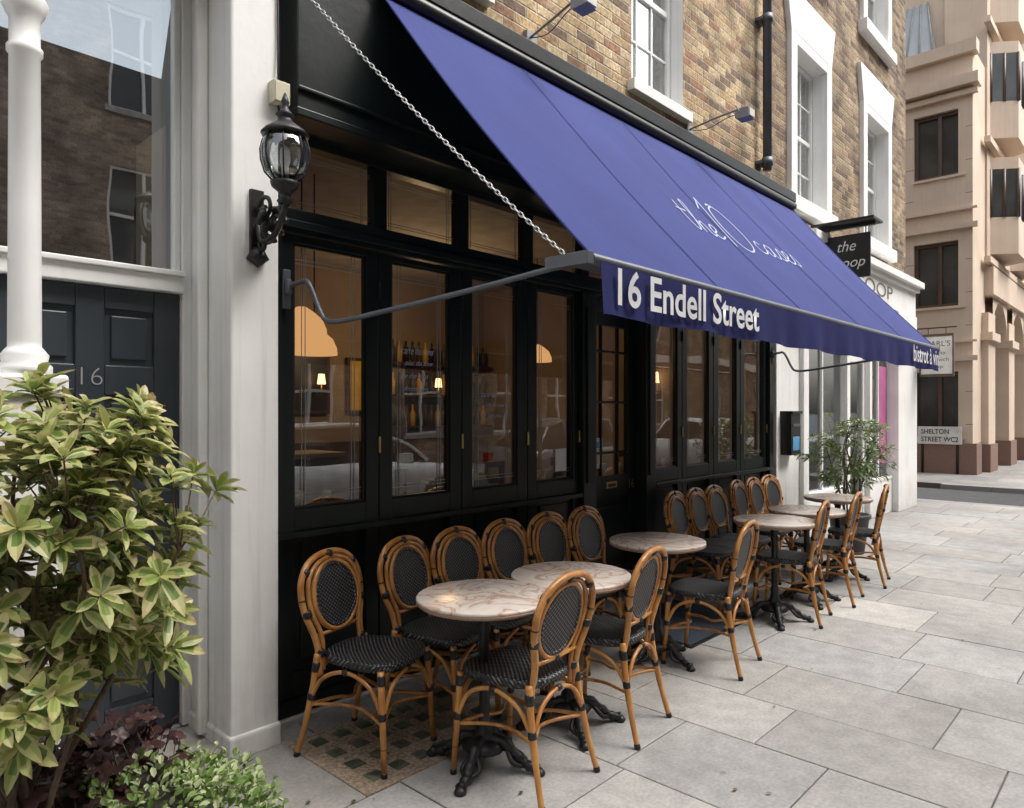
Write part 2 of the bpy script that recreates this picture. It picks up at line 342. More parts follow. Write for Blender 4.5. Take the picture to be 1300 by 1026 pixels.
# ------------------------------------------------------------------ ground
g = MB(); g.box(-300, 400, -300, 300, -.3, -.13, 'asphalt'); g.obj('ground')
g = MB(); g.box(-60, 150, -9.4, -3.4, -.2, -.1, 'asphalt'); g.box(13.9, 17.0, -3.4, 60, -.2, -.1, 'asphalt'); g.obj('road')
g = MB()
for y in (-3.65, -3.85, -8.95, -9.15): g.box(-40, 13, y - .04, y + .04, -.099, -.096, 'yellow')
g.obj('road_markings')
def paving(x0, x1, y0, y1, base=(.405, .388, .365), special=None):
    mb = MB(); mb.box(x0, x1, y0, y1, -.2, -.008, 'joint')
    x = x0 + .004
    while x < x1 - .05:
        w = R.choice([.6, .6, .72, .5, .66]); xe = min(x + w, x1)
        y = y0 - R.random() * .6
        while y < y1 - .02:
            l = R.choice([.6, .75, .9, .9, .68]); a, b = max(y, y0), min(y + l, y1)
            if b - a > .03:
                f = R.uniform(.87, 1.08); t = R.uniform(-.01, .01); c = (base[0] * f + t, base[1] * f, base[2] * f - t)
                if special and a < special[1] < b and x < special[0] < xe: c = (.56, .53, .49)
                gx, ch = .0035, .004
                zz = R.uniform(-.0015, .0015)
                X0, X1, Y0, Y1 = x + gx, xe - gx, a + gx, b - gx
                mb.add([(X0, Y0, -.012), (X1, Y0, -.012), (X1, Y1, -.012), (X0, Y1, -.012),
                        (X0, Y0, zz - ch * .6), (X1, Y0, zz - ch * .6), (X1, Y1, zz - ch * .6), (X0, Y1, zz - ch * .6),
                        (X0 + ch, Y0 + ch, zz), (X1 - ch, Y0 + ch, zz), (X1 - ch, Y1 - ch, zz), (X0 + ch, Y1 - ch, zz)],
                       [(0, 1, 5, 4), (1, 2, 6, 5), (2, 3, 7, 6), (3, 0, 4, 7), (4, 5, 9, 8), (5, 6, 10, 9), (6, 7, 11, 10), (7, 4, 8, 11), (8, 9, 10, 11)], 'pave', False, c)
            y += l
        x = xe
    return mb
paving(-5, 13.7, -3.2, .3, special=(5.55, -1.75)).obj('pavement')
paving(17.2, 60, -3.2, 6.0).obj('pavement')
mb = MB(); mb.box(-60, 150, -13, -9.5, -.2, 0, 'stone'); mb.obj('pavement')
mb = MB()
x = -5
while x < 13.7: mb.box(x + .003, min(x + .9, 13.7) - .003, -3.4, -3.2, -.15, .001, 'kerb'); x += .9
y = -3.2
while y < .3: mb.box(13.7, 13.9, y + .003, y + .9 - .003, -.15, .001, 'kerb'); mb.box(17.0, 17.2, y + .003, y + .897, -.15, .001, 'kerb'); y += .9
mb.obj('kerb', bevel=.008)
mb = MB(); mb.box(1.66, 2.62, -.86, -.22, -.01, .005, 'terr')
for i in range(7):
    for j in range(4):
        x = 1.74 + i * .125; y = -.79 + j * .145
        mb.box(x, x + .07, y, y + .07, .0, .0085, 'lens')
mb.obj('pavement_light_grid', bevel=.002)
mb = MB(); mb.box(6.1, 6.3, -2.86, -2.68, 0, .004, 'iron')
for i in range(5): mb.box(6.12 + i * .036, 6.13 + i * .036, -2.84, -2.70, .004, .008, 'metal')
mb.obj('drain_cover')
mb = MB(); mb.box(4.15, 5.05, -.9, -.25, 0, .014, 'mat_'); mb.box(4.12, 5.08, -.93, -.22, 0, .009, 'bind'); mb.obj('doormat', bevel=.004)

# ------------------------------------------------------------------ bistro building
B = empty('bistro_building')
fr = MB(); gl = MB(); le = MB()
def leaf_panel(xa, ga, gb, xb):
    e = .004
    fr.box(xa + e, ga, 0, .05, .1, 2.40, 'black'); fr.box(gb, xb - e, 0, .05, .1, 2.40, 'black')
    fr.box(ga, gb, .001, .05, .93, 1.04, 'black'); fr.box(ga, gb, .001, .05, 2.367, 2.40, 'black'); fr.box(ga, gb, .001, .05, .1, .22, 'black')
    fr.box(ga, gb, .03, .045, .22, .93, 'black'); fr.box(ga + .05, gb - .05, .018, .03, .28, .87, 'black')
    for a, b, c, d in ((ga, ga + .012, 1.04, 2.367), (gb - .012, gb, 1.04, 2.367), (ga + .012, gb - .012, 1.04, 1.052), (ga + .012, gb - .012, 2.355, 2.367)):
        fr.box(a, b, .012, .03, c, d, 'black')
    t = R.uniform(-.003, .003)
    gl.quad((ga, .034 + t, 1.04), (gb, .034 - t, 1.04), (gb, .034 - t, 2.367), (ga, .034 + t, 2.367), 'glass')
    for o in (.055, .075):
        le.box(ga + o, ga + o + .003, .026, .029, 1.052, 2.355, 'lead'); le.box(gb - o - .003, gb - o, .026, .029, 1.052, 2.355, 'lead')
        le.box(ga + .012, gb - .012, .0255, .0285, 2.367 - o - .02, 2.367 - o - .017, 'lead'); le.box(ga + .012, gb - .012, .0255, .0285, 1.04 + o, 1.043 + o, 'lead')
    for z in (.5, 1.3, 2.15): fr.tube([(xb, -.006, z), (xb, -.006, z + .09)], .008, 'brass' if z == 1.3 else 'black', 6)
Ls = [(1.76, 1.835, 2.265, 2.35), (2.35, 2.44, 2.875, 2.97), (2.97, 3.06, 3.475, 3.575), (3.575, 3.672, 4.076, 4.14)]
Rs = [(5.13, 5.175, 5.555, 5.635), (5.635, 5.72, 6.13, 6.22), (6.22, 6.315, 6.705, 6.79), (6.79, 6.88, 7.345, 7.41)]
for q in Ls + Rs: leaf_panel(*q)
tb = [1.76, 2.35, 2.97, 3.575, 4.2, 5.08, 5.635, 6.22, 6.79, 7.41]
for i in range(9):
    a, b = tb[i] + .045, tb[i + 1] - .045
    gl.quad((a, .034, 2.53), (b, .034, 2.53), (b, .034, 2.86), (a, .034, 2.86), 'glass')
    for o in (.04, .055):
        le.box(a + o, a + o + .003, .028, .031, 2.53, 2.86, 'lead'); le.box(b - o - .003, b - o, .028, .031, 2.53, 2.86, 'lead')
        le.box(a, b, .0275, .0305, 2.53 + o, 2.533 + o, 'lead'); le.box(a, b, .0275, .0305, 2.857 - o, 2.86 - o, 'lead')
for i, x in enumerate(tb):
    fr.box(x - .045, x + .045, -.012, .05, 2.531, 2.861, 'black')
fr.box(1.72, 7.5, -.03, .06, 2.404, 2.53, 'black'); fr.box(1.72, 7.5, -.05, -.03, 2.43, 2.47, 'black')
fr.box(1.72, 7.5, -.02, .06, 2.86, 3.0, 'black')
fr.box(1.72, 1.757, -.02, .06, .1, 2.404, 'black'); fr.box(7.413, 7.5, -.04, .06, .1, 2.404, 'black')
for a, b in ((4.143, 4.30), (4.985, 5.127)):
    fr.box(a, b, -.045, .12, .1, 2.404, 'black'); fr.box(a + .035, b - .035, -.06, -.045, 1.0, 2.3, 'black'); fr.box(a - .01, b + .01, -.06, .12, .0, .22, 'black')
for a, b in ((1.70, 4.133), (5.137, 7.52)):
    fr.box(a, b, -.03, .055, .03, .098, 'black'); fr.box(a, b, -.045, -.001, .90, .93, 'black')
fr.box(4.30, 4.985, .03, .1, 2.3, 2.404, 'black')
dy = .07
fr.box(4.305, 4.40, dy, dy + .045, .06, 2.295, 'black'); fr.box(4.885, 4.98, dy, dy + .045, .06, 2.295, 'black')
for a, b in ((.06, .3), (.84, 1.02), (2.2, 2.295)): fr.box(4.40, 4.885, dy + .001, dy + .045, a, b, 'black')
fr.box(4.40, 4.885, dy + .02, dy + .04, .3, .84, 'black'); fr.box(4.46, 4.825, dy + .008, dy + .02, .37, .77, 'black')
gl.quad((4.40, dy + .03, 1.02), (4.885, dy + .03, 1.02), (4.885, dy + .03, 2.2), (4.40, dy + .03, 2.2), 'glass')
for x in (4.53, 4.755): fr.box(x - .009, x + .009, dy + .005, dy + .035, 1.02, 2.2, 'black')
for z in (1.2, 1.6, 2.0): fr.box(4.40, 4.885, dy + .006, dy + .034, z - .009, z + .009, 'black')
fr.box(4.28, 5.0, -.1, .12, 0, .055, 'stone')
fr.obj('shopfront_joinery', B, bevel=.004)
gl.obj('shopfront_glass', B); le.obj('leaded_lines', B)
mb = MB(); mb.box(4.58, 4.72, dy - .006, dy + .001, .92, .97, 'brass'); mb.box(4.6, 4.7, dy - .01, dy - .006, .93, .955, 'bind')
mb.tube([(4.36, dy - .0, 1.0), (4.36, dy - .05, 1.02), (4.36, dy - .05, 1.12), (4.36, dy, 1.14)], .009, 'brass', 8)
mb.obj('door_furniture', B, bevel=.002)
text('door_number', '16', (4.895, dy - .003, .90), (1, 0, 0), (0, 0, 1), .075, .075, 'brass', B, .01)
for i, t in enumerate(('carte des vins', 'plat du jour', 'by the glass', 'fromages')):
    text('window_script_%d' % i, t, (2.53 + .02 * (i % 2), .031, 1.86 - i * .075), (1, 0, 0), (0, 0, 1), .24 - .02 * i, .04, 'textlb', B, -.005, .5)
    if i < 3: text('window_script_far_%d' % i, t, (3.17 + .02 * (i % 2), .031, 1.62 - i * .07), (1, 0, 0), (0, 0, 1), .2, .036, 'textlb', B, -.005, .5)
mb = MB(); mb.box(4.42, 4.56, dy + .02, dy + .024, 1.08, 1.32, 'paper'); mb.box(4.44, 4.54, dy + .016, dy + .02, 1.24, 1.29, 'bluep'); mb.box(4.44, 4.54, dy + .016, dy + .02, 1.12, 1.2, 'cream')
mb.box(3.9, 4.02, .022, .026, 1.1, 1.26, 'paper'); mb.obj('door_notice', B)
mb = MB()
mb.box(1.72, 7.52, -.23, .05, 2.94, 3.70, 'black'); mb.box(1.70, 7.54, -.27, .05, 3.74, 3.84, 'black'); mb.box(1.71, 7.53, -.25, .05, 3.70, 3.74, 'black')
mb.box(1.71, 7.53, -.245, .05, 2.90, 2.94, 'black'); mb.box(1.715, 7.525, -.25, -.231, 3.02, 3.04, 'black')
mb.obj('fascia', B, bevel=.006)
mb = MB(); mb.box(1.66, 4.2, -.06, .3, -.01, .028, 'stone'); mb.box(5.07, 7.56, -.06, .3, -.01, .028, 'stone'); mb.obj('plinth', B, bevel=.006)
# interior
mb = MB()
mb.quad((1.74, .15, .06), (7.5, .15, .06), (7.5, 4.4, .06), (1.74, 4.4, .06), 'wood')
mb.quad((1.74, 4.4, .06), (7.5, 4.4, .06), (7.5, 4.4, 3.3), (1.74, 4.4, 3.3), 'inwall')
mb.quad((1.74, .15, .06), (1.74, 4.4, .06), (1.74, 4.4, 3.3), (1.74, .15, 3.3), 'inwall')
mb.quad((7.5, .15, .06), (7.5, .15, 3.3), (7.5, 4.4, 3.3), (7.5, 4.4, .06), 'inwall')
mb.quad((1.74, .05, 3.3), (1.74, 4.4, 3.3), (7.5, 4.4, 3.3), (7.5, .05, 3.3), 'inceil')
mb.box(1.74, 7.5, 4.3, 4.39, .06, 1.15, 'wood')
for i in range(5): mb.box(2.2 + i * .95, 2.9 + i * .95, 4.33, 4.38, 1.5, 2.2, 'wood'); mb.box(2.24 + i * .95, 2.86 + i * .95, 4.325, 4.33, 1.54, 2.16, ['yel', 'paper', 'bind', 'yel', 'wood'][i])  # yellow panels are added in place of a yellow van reflected in the glass
mb.box(2.2, 3.8, 2.6, 3.1, .06, 1.1, 'wood'); mb.box(2.15, 3.85, 2.55, 3.15, 1.1, 1.14, 'cream')
# bottle shelves on the rear wall
for j in range(3):
    z = 1.3 + j * .42; mb.box(5.6, 7.4, 4.12, 4.39, z, z + .03, 'wood')
    for i in range(16): mb.rev([(.035, 0), (.036, .17), (.014, .22), (.013, .29)], (5.68 + i * .11, 4.24, z + .03), ['bind', 'yel', 'bronze', 'planter'][(i * 3 + j) % 4], 8)
for i in range(5):
    x = 2.2 + i * 1.15
    mb.box(x, x + .6, .7, 1.3, .78, .81, 'wood'); mb.box(x + .27, x + .33, .97, 1.03, .06, .78, 'iron')
    for xx in (x, x + .38): mb.box(xx, xx + .04, 1.5, 1.54, .06, 1.05, 'wood')
    for zz in (.7, .85, 1.0): mb.box(x + .04, x + .38, 1.505, 1.535, zz, zz + .05, 'wood')
    for k in range(3): mb.rev([(.02, 0), (.004, .01), (.004, .08), (.03, .11), (.034, .15), (.026, .19)], (x + .12 + k * .15, .95 + .1 * (k % 2), .81), 'paper', 10)
mb.obj('dining_room', B)
mb = MB()
def dome(x, y, z, r=.17):
    mb.rev([(r, 0), (r * .98, .05), (r * .8, .12), (r * .45, .17), (.03, .2)], (x, y, z), 'shade', 20); mb.tube([(x, y, z + .2), (x, y, 3.3)], .006, 'bind', 6)
for x, y, z in ((2.55, 1.15, 2.04), (2.86, 1.5, 1.95), (6.2, 2.2, 2.1)): dome(x, y, z)
for x, y, z in ((6.3, 4.05, 1.85), (4.6, 4.2, 1.85)):
    mb.rev([(.05, 0), (.035, .12)], (x, y, z), 'bulb', 12); mb.tube([(x, y, z - .01), (x, y, z - .12), (x, 4.39, z - .1)], .008, 'brass', 6)
for y in (1.36,): mb.rev([(.055, 0), (.04, .13)], (7.38, y, 1.87), 'bulb', 12); mb.tube([(7.38, y, 1.86), (7.38, y, 1.75), (7.5, y, 1.77)], .008, 'brass', 6)
mb.obj('pendant_lamps', B)
l = bpy.data.lights.new('room_lamp', 'POINT'); l.energy = 34; l.color = (1, .66, .36); l.shadow_soft_size = .15
o = bpy.data.objects.new('room_lamp', l); COL.objects.link(o); o.location = (5.0, 2.8, 2.4); o.parent = B
def sash(f, gm, x0, x1, z0, z1, y, rows=3, cols=3, trim='whitegloss'):
    yy = y + .12; zm = (z0 + z1) / 2; t = .05
    f.box(x0, x0 + t, yy, yy + .08, z0, z1, trim); f.box(x1 - t, x1, yy, yy + .08, z0, z1, trim)
    f.box(x0 + t, x1 - t, yy, yy + .08, z0, z0 + .07, trim); f.box(x0 + t, x1 - t, yy, yy + .08, z1 - t, z1, trim)
    f.box(x0 + t, x1 - t, yy + .01, yy + .07, zm - .025, zm + .025, trim)
    for i in range(1, cols): xx = x0 + t + (x1 - x0 - 2 * t) * i / cols; f.box(xx - .01, xx + .01, yy + .02, yy + .05, z0 + .07, z1 - t, trim)
    for k in (0, 1):
        a, b = (z0 + .07, zm - .025) if k == 0 else (zm + .025, z1 - t)
        for i in range(1, rows // 2 + 1): zz = a + (b - a) * i / (rows // 2 + 1); f.box(x0 + t, x1 - t, yy + .021, yy + .049, zz - .01, zz + .01, trim)
    gm.quad((x0 + t, yy + .035, z0), (x1 - t, yy + .035, z0), (x1 - t, yy + .035, z1), (x0 + t, yy + .035, z1), 'winglass')
    n = 14; w = (x1 - x0)
    for side in (0, 1):
        vs = []; fs = []
        for i in range(n + 1):
            xx = x0 + w * .38 * i / n if side == 0 else x1 - w * .38 * i / n
            d = .02 * math.sin(i * 2.2); vs += [(xx, yy + .16 + d, z0), (xx, yy + .16 + d, z1)]
        for i in range(n): fs.append((2 * i, 2 * i + 2, 2 * i + 3, 2 * i + 1))
        gm.add(vs, fs, 'curtain', True)
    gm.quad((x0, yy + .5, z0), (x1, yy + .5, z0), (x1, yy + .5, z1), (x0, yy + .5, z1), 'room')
w = MB(); f = MB(); gg = MB()
H1 = [(2.3, 3.15, 4.2, 6.0), (4.86, 5.68, 4.2, 6.0), (2.3, 3.15, 7.2, 8.7), (4.86, 5.68, 7.2, 8.7)]
w.wall(1.70, 7.56, 3.84, 11, H1, .02, .12, 'brick', 'whitegloss')
w.quad((1.70, .02, 11), (7.56, .02, 11), (7.56, 8, 11), (1.70, 8, 11), 'stone'); w.box(1.7, 7.56, -.03, .3, 11.001, 11.15, 'stone')
for h in H1:
    sash(f, gg, *h, .02); f.box(h[0] - .06, h[1] + .06, -.05, .14, h[2] - .09, h[2] - .001, 'whitegloss')
    w.box(h[0] - .12, h[1] + .12, .008, .019, h[3] + .001, h[3] + .23, 'brick3')
w.obj('brick_wall', B); f.obj('sash_frames', B, bevel=.004); gg.obj('sash_glass', B)
mb = MB(); mb.tube([(7.25, -.08, 4.05), (7.25, -.08, 11)], .045, 'metal', 12)
for z in (4.1, 5.6, 7.2, 8.8): mb.tube([(7.25, -.08, z), (7.25, -.08, z + .08)], .058, 'metal', 12); mb.box(7.17, 7.33, -.06, .02, z + .02, z + .05, 'metal')
mb.obj('drainpipe')
def flood(x, z):
    mb = MB(); mb.tube([(x + .25, .02, z + .06), (x + .15, -.3, z + .05), (x, -.62, z)], .009, 'lead', 6)
    mb.box(x - .055, x + .055, -.70, -.60, z - .10, z - .02, 'lead'); mb.box(x - .045, x + .045, -.71, -.699, z - .09, z - .03, 'paper')
    for i in range(4): mb.box(x - .05 + i * .03, x - .04 + i * .03, -.60, -.585, z - .09, z - .02, 'lead')
    mb.tube([(x - .07, -.63, z - .05), (x - .065, -.6, z + .005), (x + .065, -.6, z + .005), (x + .07, -.63, z - .05)], .006, 'lead', 6)
    mb.box(x + .2, x + .3, -.02, .019, z + .02, z + .1, 'lead')
    mb.tube(cr_path([(x + .24, .0, z + .06), (x + .2, -.2, z + .0), (x + .08, -.45, z - .01), (x, -.6, z - .04)], 4), .004, 'bind', 5); mb.obj('floodlight', bevel=.003)
flood(5.5, 4.0); flood(3.35, 4.0)

# ------------------------------------------------------------------ awning
A = empty('awning')
T0, T1 = Vector((0, -.25, 3.66)), Vector((0, -1.57, 2.13)); X0, X1 = 2.17, 7.46
up = (T0 - T1).normalized(); L_ = (T0 - T1).length; nrm = Vector((0, -up.z, up.y))
def surf(x, v_):
    u_ = (x - X0) / (X1 - X0)
    sag = -.022 * math.sin(math.pi * v_) * (1 + .3 * math.sin(u_ * 18.85 + .4)) + .003 * math.sin(x * 7 + v_ * 4) * math.sin(math.pi * v_)
    return T1 + up * (L_ * v_) + nrm * sag
mb = MB(); nx, ny = 90, 16; vs = []; fs = []
for side in (0, 1):
    for i in range(nx + 1):
        for j in range(ny + 1):
            x = X0 + (X1 - X0) * i / nx; p = surf(x, j / ny) - nrm * (side * .004); vs.append((x, p.y, p.z))
S = (nx + 1) * (ny + 1)
for side in (0, 1):
    for i in range(nx):
        for j in range(ny):
            a = side * S + i * (ny + 1) + j; fs.append((a, a + ny + 1, a + ny + 2, a + 1))
mb.add(vs, fs, 'awn', True)
for k in range(1, 5):
    x = X0 + (X1 - X0) * k / 5; vs = []; fs = []
    for j in range(33):
        for o in (-.011, .011):
            p = surf(x + o, j / 32) + nrm * .003; vs.append((x + o, p.y, p.z))
    for j in range(32): fs.append((2 * j, 2 * j + 1, 2 * j + 3, 2 * j + 2))
    mb.add(vs, fs, 'awn', True)
for x in (X0 + .005, X1 - .005): mb.tube([(x, surf(x, k / 16).y, surf(x, k / 16).z) for k in range(17)], .006, 'awn', 6)
mb.obj('canvas', A)
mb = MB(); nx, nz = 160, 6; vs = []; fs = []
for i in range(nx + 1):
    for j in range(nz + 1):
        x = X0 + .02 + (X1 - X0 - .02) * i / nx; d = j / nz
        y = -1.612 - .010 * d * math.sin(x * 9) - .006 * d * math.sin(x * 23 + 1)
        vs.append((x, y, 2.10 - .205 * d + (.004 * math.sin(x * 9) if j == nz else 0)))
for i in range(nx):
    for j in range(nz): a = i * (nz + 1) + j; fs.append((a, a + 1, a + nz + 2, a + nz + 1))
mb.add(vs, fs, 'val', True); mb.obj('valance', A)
mb = MB()
mb.box(X0 - .02, X1 + .02, -1.60, -1.50, 2.085, 2.125, 'metal'); mb.tube([(X0 - .02, -1.59, 2.105), (X1 + .02, -1.59, 2.105)], .024, 'metal', 10)
mb.box(X0 - .06, X0 - .02, -1.61, -1.40, 2.08, 2.13, 'metal'); mb.box(X1 + .02, X1 + .05, -1.61, -1.42, 2.08, 2.13, 'metal')
mb.tube([(X0, -.27, 3.68), (X1, -.27, 3.68)], .04, 'bind', 12)
for xa, xb in ((1.775, X0 - .03), (7.46, X1 + .03)):
    P = lambda s, z: (xa + (xb - xa) * s, -.03 - 1.45 * s, z)
    mb.tube(cr_path([P(0, 2.135), P(.06, 2.15), P(.1, 2.14), P(.15, 2.0), P(.18, 1.955), P(.25, 1.95), P(.4, 1.975), P(.7, 2.03), P(1.0, 2.095)], 5), .0125, 'metal', 8)
    mb.box(xa - .02, xa + .02, -.04, -.02, 2.03, 2.22, 'metal'); mb.tube([(xa, -.05, 2.10), (xa, -.05, 2.17)], .018, 'metal', 8)
mb.obj('awning_frame', A, bevel=.003)
mb = MB(); a, b = Vector((1.76, -.27, 3.45)), Vector((X0 - .04, -1.50, 2.12)); n = 74
for i in range(n):
    t = (i + .5) / n; c = a.lerp(b, t) - Vector((0, 0, .10 * 4 * t * (1 - t) * .35)); d = (b - a).normalized(); l = (b - a).length / n * .72
    s1 = d.cross(Vector((0, 0, 1))).normalized(); s2 = d.cross(s1); s_ = s1 if i % 2 else s2
    pts = [c + d * (l * math.cos(q)) + s_ * (.0075 * math.sin(q)) for q in [k * math.pi / 4 for k in range(8)]]
    mb.tube(pts, .0026, 'chain', 5, closed=True)
mb.obj('chain', A)
text('valance_lettering', '16 Endell Street', (2.275, -1.632, 1.938), (1, 0, 0), (0, 0, 1), 1.27, .148, 'textw', A, .018)
text('valance_lettering_far', 'bistrot \u00e0 vin', (6.50, -1.634, 1.94), (1, 0, 0), (0, 0, 1), .84, .14, 'textw', A, .012)
strokes = [
 [(0.05,1.9),(-.05,1.0),(0,.2),(.25,0),(.5,.3)], [(-.35,1.25),(.5,1.35)],
 [(.5,.3),(.85,1.2),(1.05,2.1),(.9,2.3),(.78,1.8),(.75,0)], [(.75,.1),(.9,.7),(1.15,.85),(1.28,.6),(1.28,.15),(1.45,0),(1.7,.2)],
 [(1.7,.3),(2.05,.55),(2.1,.85),(1.85,.9),(1.65,.5),(1.75,.1),(2.05,0),(2.5,.3)],
 [(2.35,2.2),(2.8,2.9),(2.95,3.1),(2.85,1.2),(2.8,-.3)],
 [(4.1,3.0),(3.5,2.5),(3.2,1.2),(3.4,0),(4.0,-.35),(4.7,.2),(4.95,1.4),(4.6,2.7),(3.9,3.05),(3.6,2.9)],
 [(6.0,.75),(5.7,.9),(5.4,.5),(5.55,.05),(6.0,.1),(6.3,.4)],
 [(7.0,.8),(6.65,.9),(6.35,.5),(6.5,.05),(6.85,.2),(7.05,.85),(7.0,.2),(7.2,0),(7.5,.3)],
 [(7.5,.3),(7.85,.95),(8.0,.4),(7.8,0),(7.5,.1)], [(7.9,.05),(8.3,.2)],
 [(8.3,.3),(8.65,.55),(8.7,.85),(8.45,.9),(8.25,.5),(8.35,.1),(8.7,0),(9.1,.3)],
 [(9.1,.3),(9.45,.95),(9.6,.4),(9.4,0),(9.1,.1)]]
mb = MB(); sx = 1.62 / 9.6; sy = .15
for st in strokes:
    vs = []; fs = []; pth = cr_path([(x, y, 0) for x, y in st], 7); m = len(pth)
    for i, p in enumerate(pth):
        a_, b_ = pth[max(i - 1, 0)], pth[min(i + 1, m - 1)]; d = Vector(((b_.x - a_.x) * sx, (b_.y - a_.y) * sy, 0)).normalized(); nn = Vector((-d.y, d.x, 0)) * .0075
        for s in (-1, 1):
            X = 3.83 + p.x * sx + p.y * .012 + s * nn.x; V = (.66 + p.y * sy + s * nn.y) / L_
            q = surf(X, V) + nrm * .005; vs.append((X, q.y, q.z))
    for i in range(m - 1): fs.append((2 * i, 2 * i + 1, 2 * i + 3, 2 * i + 2))
    mb.add(vs, fs, 'textlb')
mb.obj('script_logo', A)

# ------------------------------------------------------------------ white townhouse (left)
W = empty('white_townhouse')
mb = MB()
mb.box(1.427, 1.655, -.18, .30, .0, 9, 'white'); mb.box(1.655, 1.70, .0, .3, 0, 9, 'white')
mb.box(1.415, 1.66, -.195, .28, -.01, .10, 'white')
mb.box(1.38, 1.426, .04, .09, .05, 9, 'white')
mb.box(-3.0, .56, -.18, .3, 0, 9, 'white')
mb.box(.56, .76, -.26, .12, 0, 1.58, 'white'); mb.box(.54, .78, -.28, .14, 1.58, 1.66, 'white'); mb.box(.55, .77, -.27, .13, 0, .2, 'white')
mb.box(.52, .80, -.3, .16, 3.4, 3.6, 'white'); mb.box(.56, 1.43, -.18, .3, 3.6, 9, 'white')
mb.obj('stucco_wall', W, bevel=.012)
mb = MB()
mb.rev([(.085, 0), (.085, .03), (.07, .045), (.075, .07), (.06, .09), (.052, .1), (.052, .12), (.05, .6), (.048, 1.14), (.056, 1.15), (.056, 1.17), (.048, 1.18), (.048, 1.27), (.06, 1.29), (.075, 1.33), (.06, 1.36), (.05, 1.38), (.048, 1.7), (.08, 1.74)], (.662, -.19, 1.66), 'whitegloss', 28)
mb.obj('porch_column', W)
dY = .26
mb = MB()
mb.box(1.385, 1.428, dY - .03, dY + .05, .04, 3.6, 'whitegloss'); mb.box(.56, .617, dY - .03, dY + .05, .04, 3.6, 'whitegloss')
mb.box(.617, 1.385, dY - .05, dY + .05, 2.085, 2.16, 'whitegloss'); mb.box(.617, 1.385, dY - .07, dY + .05, 2.16, 2.185, 'whitegloss')
mb.box(.617, 1.385, dY - .02, dY + .05, 3.5, 3.6, 'whitegloss'); mb.box(1.355, 1.385, dY - .01, dY + .04, 2.185, 3.5, 'whitegloss')
mb.obj('door_frame', W, bevel=.005)
mb = MB()
mb.quad((.617, dY + .02, 2.18), (1.36, dY + .02, 2.18), (1.36, dY + .02, 3.5), (.617, dY + .02, 3.5), 'winglass')
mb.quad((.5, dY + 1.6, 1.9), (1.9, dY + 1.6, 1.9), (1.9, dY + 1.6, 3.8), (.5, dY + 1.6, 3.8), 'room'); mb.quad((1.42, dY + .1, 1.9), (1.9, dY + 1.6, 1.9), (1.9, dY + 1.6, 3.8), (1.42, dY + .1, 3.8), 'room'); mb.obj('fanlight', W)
mb = MB()
x0, x1 = .62, 1.382; y0, y1 = dY, dY + .045; cols = ((.735, .945), (1.06, 1.268)); rows = ((.2, .72), (.92, 1.60), (1.735, 1.985))
mb.box(x0, x1, y0 + .02, y1, .045, 2.082, 'darkdoor')
mb.box(x0, .735, y0, y0 + .02, .045, 2.082, 'darkdoor'); mb.box(1.268, x1, y0, y0 + .02, .045, 2.082, 'darkdoor'); mb.box(.945, 1.06, y0, y0 + .02, .045, 2.082, 'darkdoor')
for a, b in cols:
    zs = [.045, .2, .72, .92, 1.60, 1.735, 1.985, 2.082]
    for i in range(0, 8, 2): mb.box(a, b, y0 + .0005, y0 + .02, zs[i], zs[i + 1], 'darkdoor')
    for c, d in rows: mb.box(a + .028, b - .028, y0 + .006, y0 + .02, c + .028, d - .028, 'darkdoor')
mb.box(.617, 1.385, dY - .02, dY + .06, .02, .044, 'stone'); mb.obj('front_door', W, bevel=.006)
text('door_number', '16', (.965, dY - .004, 1.645), (1, 0, 0), (0, 0, 1), .085, .075, 'chain', W, -.022)
mb = MB(); mb.box(.5, 1.428, -.12, .3, -.01, .03, 'stone'); mb.box(.3, 1.412, -.34, -.12, -.01, .012, 'stone'); mb.obj('door_step', W, bevel=.012)

# ornamental wall lantern
mb = MB(); lx, ly = 1.54, -.44; K = 'iron'
mb.box(lx - .03, lx + .03, -.20, -.18, 2.22, 2.52, K)
mb.rev([(.0, 0), (.012, .01), (.05, .04), (.035, .07), (.02, .09)], (lx, -.2, 2.17), K, 14)
for d, s in ((1, 1), (1, -1)):
    mb.tube(cr_path([(lx, -.20, 2.36), (lx + s * .01, -.26, 2.28), (lx, -.36, 2.30), (lx, -.44, 2.40), (lx, -.44, 2.47)], 6), .013, K, 8)
def spiral(cx, cz, r, y, turns=1.5, st=0.0, sg=1):
    return [(cx, y + sg * r * (1 - k / 30) * math.cos(st + k / 30 * turns * 6.283), cz + r * (1 - k / 30) * math.sin(st + k / 30 * turns * 6.283)) for k in range(28)]
mb.tube(spiral(lx, 2.42, .065, -.27), .01, K, 6); mb.tube(spiral(lx, 2.27, .05, -.25, sg=-1), .01, K, 6); mb.tube(spiral(lx, 2.36, .05, -.37, 1.4, 1), .009, K, 6)
for i in range(7):
    a = i * .9; mb.tube(cr_path([(lx, -.30, 2.34), (lx + .05 * math.cos(a), -.31 - .04 * math.cos(a * 2), 2.36 + .05 * math.sin(a)), (lx + .06 * math.cos(a + .6), -.33, 2.34 + .075 * math.sin(a + .6))], 4), [.016] * 8 + [.004], K, 6)
mb.rev([(.012, 0), (.035, .02), (.02, .04), (.03, .06), (.055, .08), (.062, .1), (.05, .105)], (lx, ly, 2.40), K, 20)
mb.rev([(.05, 0), (.082, .035), (.097, .085), (.1, .13), (.09, .17), (.078, .19)], (lx, ly, 2.505), 'lampglass', 28)
for i in range(8):
    a = i * math.pi / 4 + .2
    mb.tube([(lx + r * math.cos(a), ly + r * math.sin(a), 2.505 + z) for r, z in ((.052, 0), (.084, .035), (.099, .085), (.102, .13), (.092, .17), (.08, .19))], .0035, K, 5)
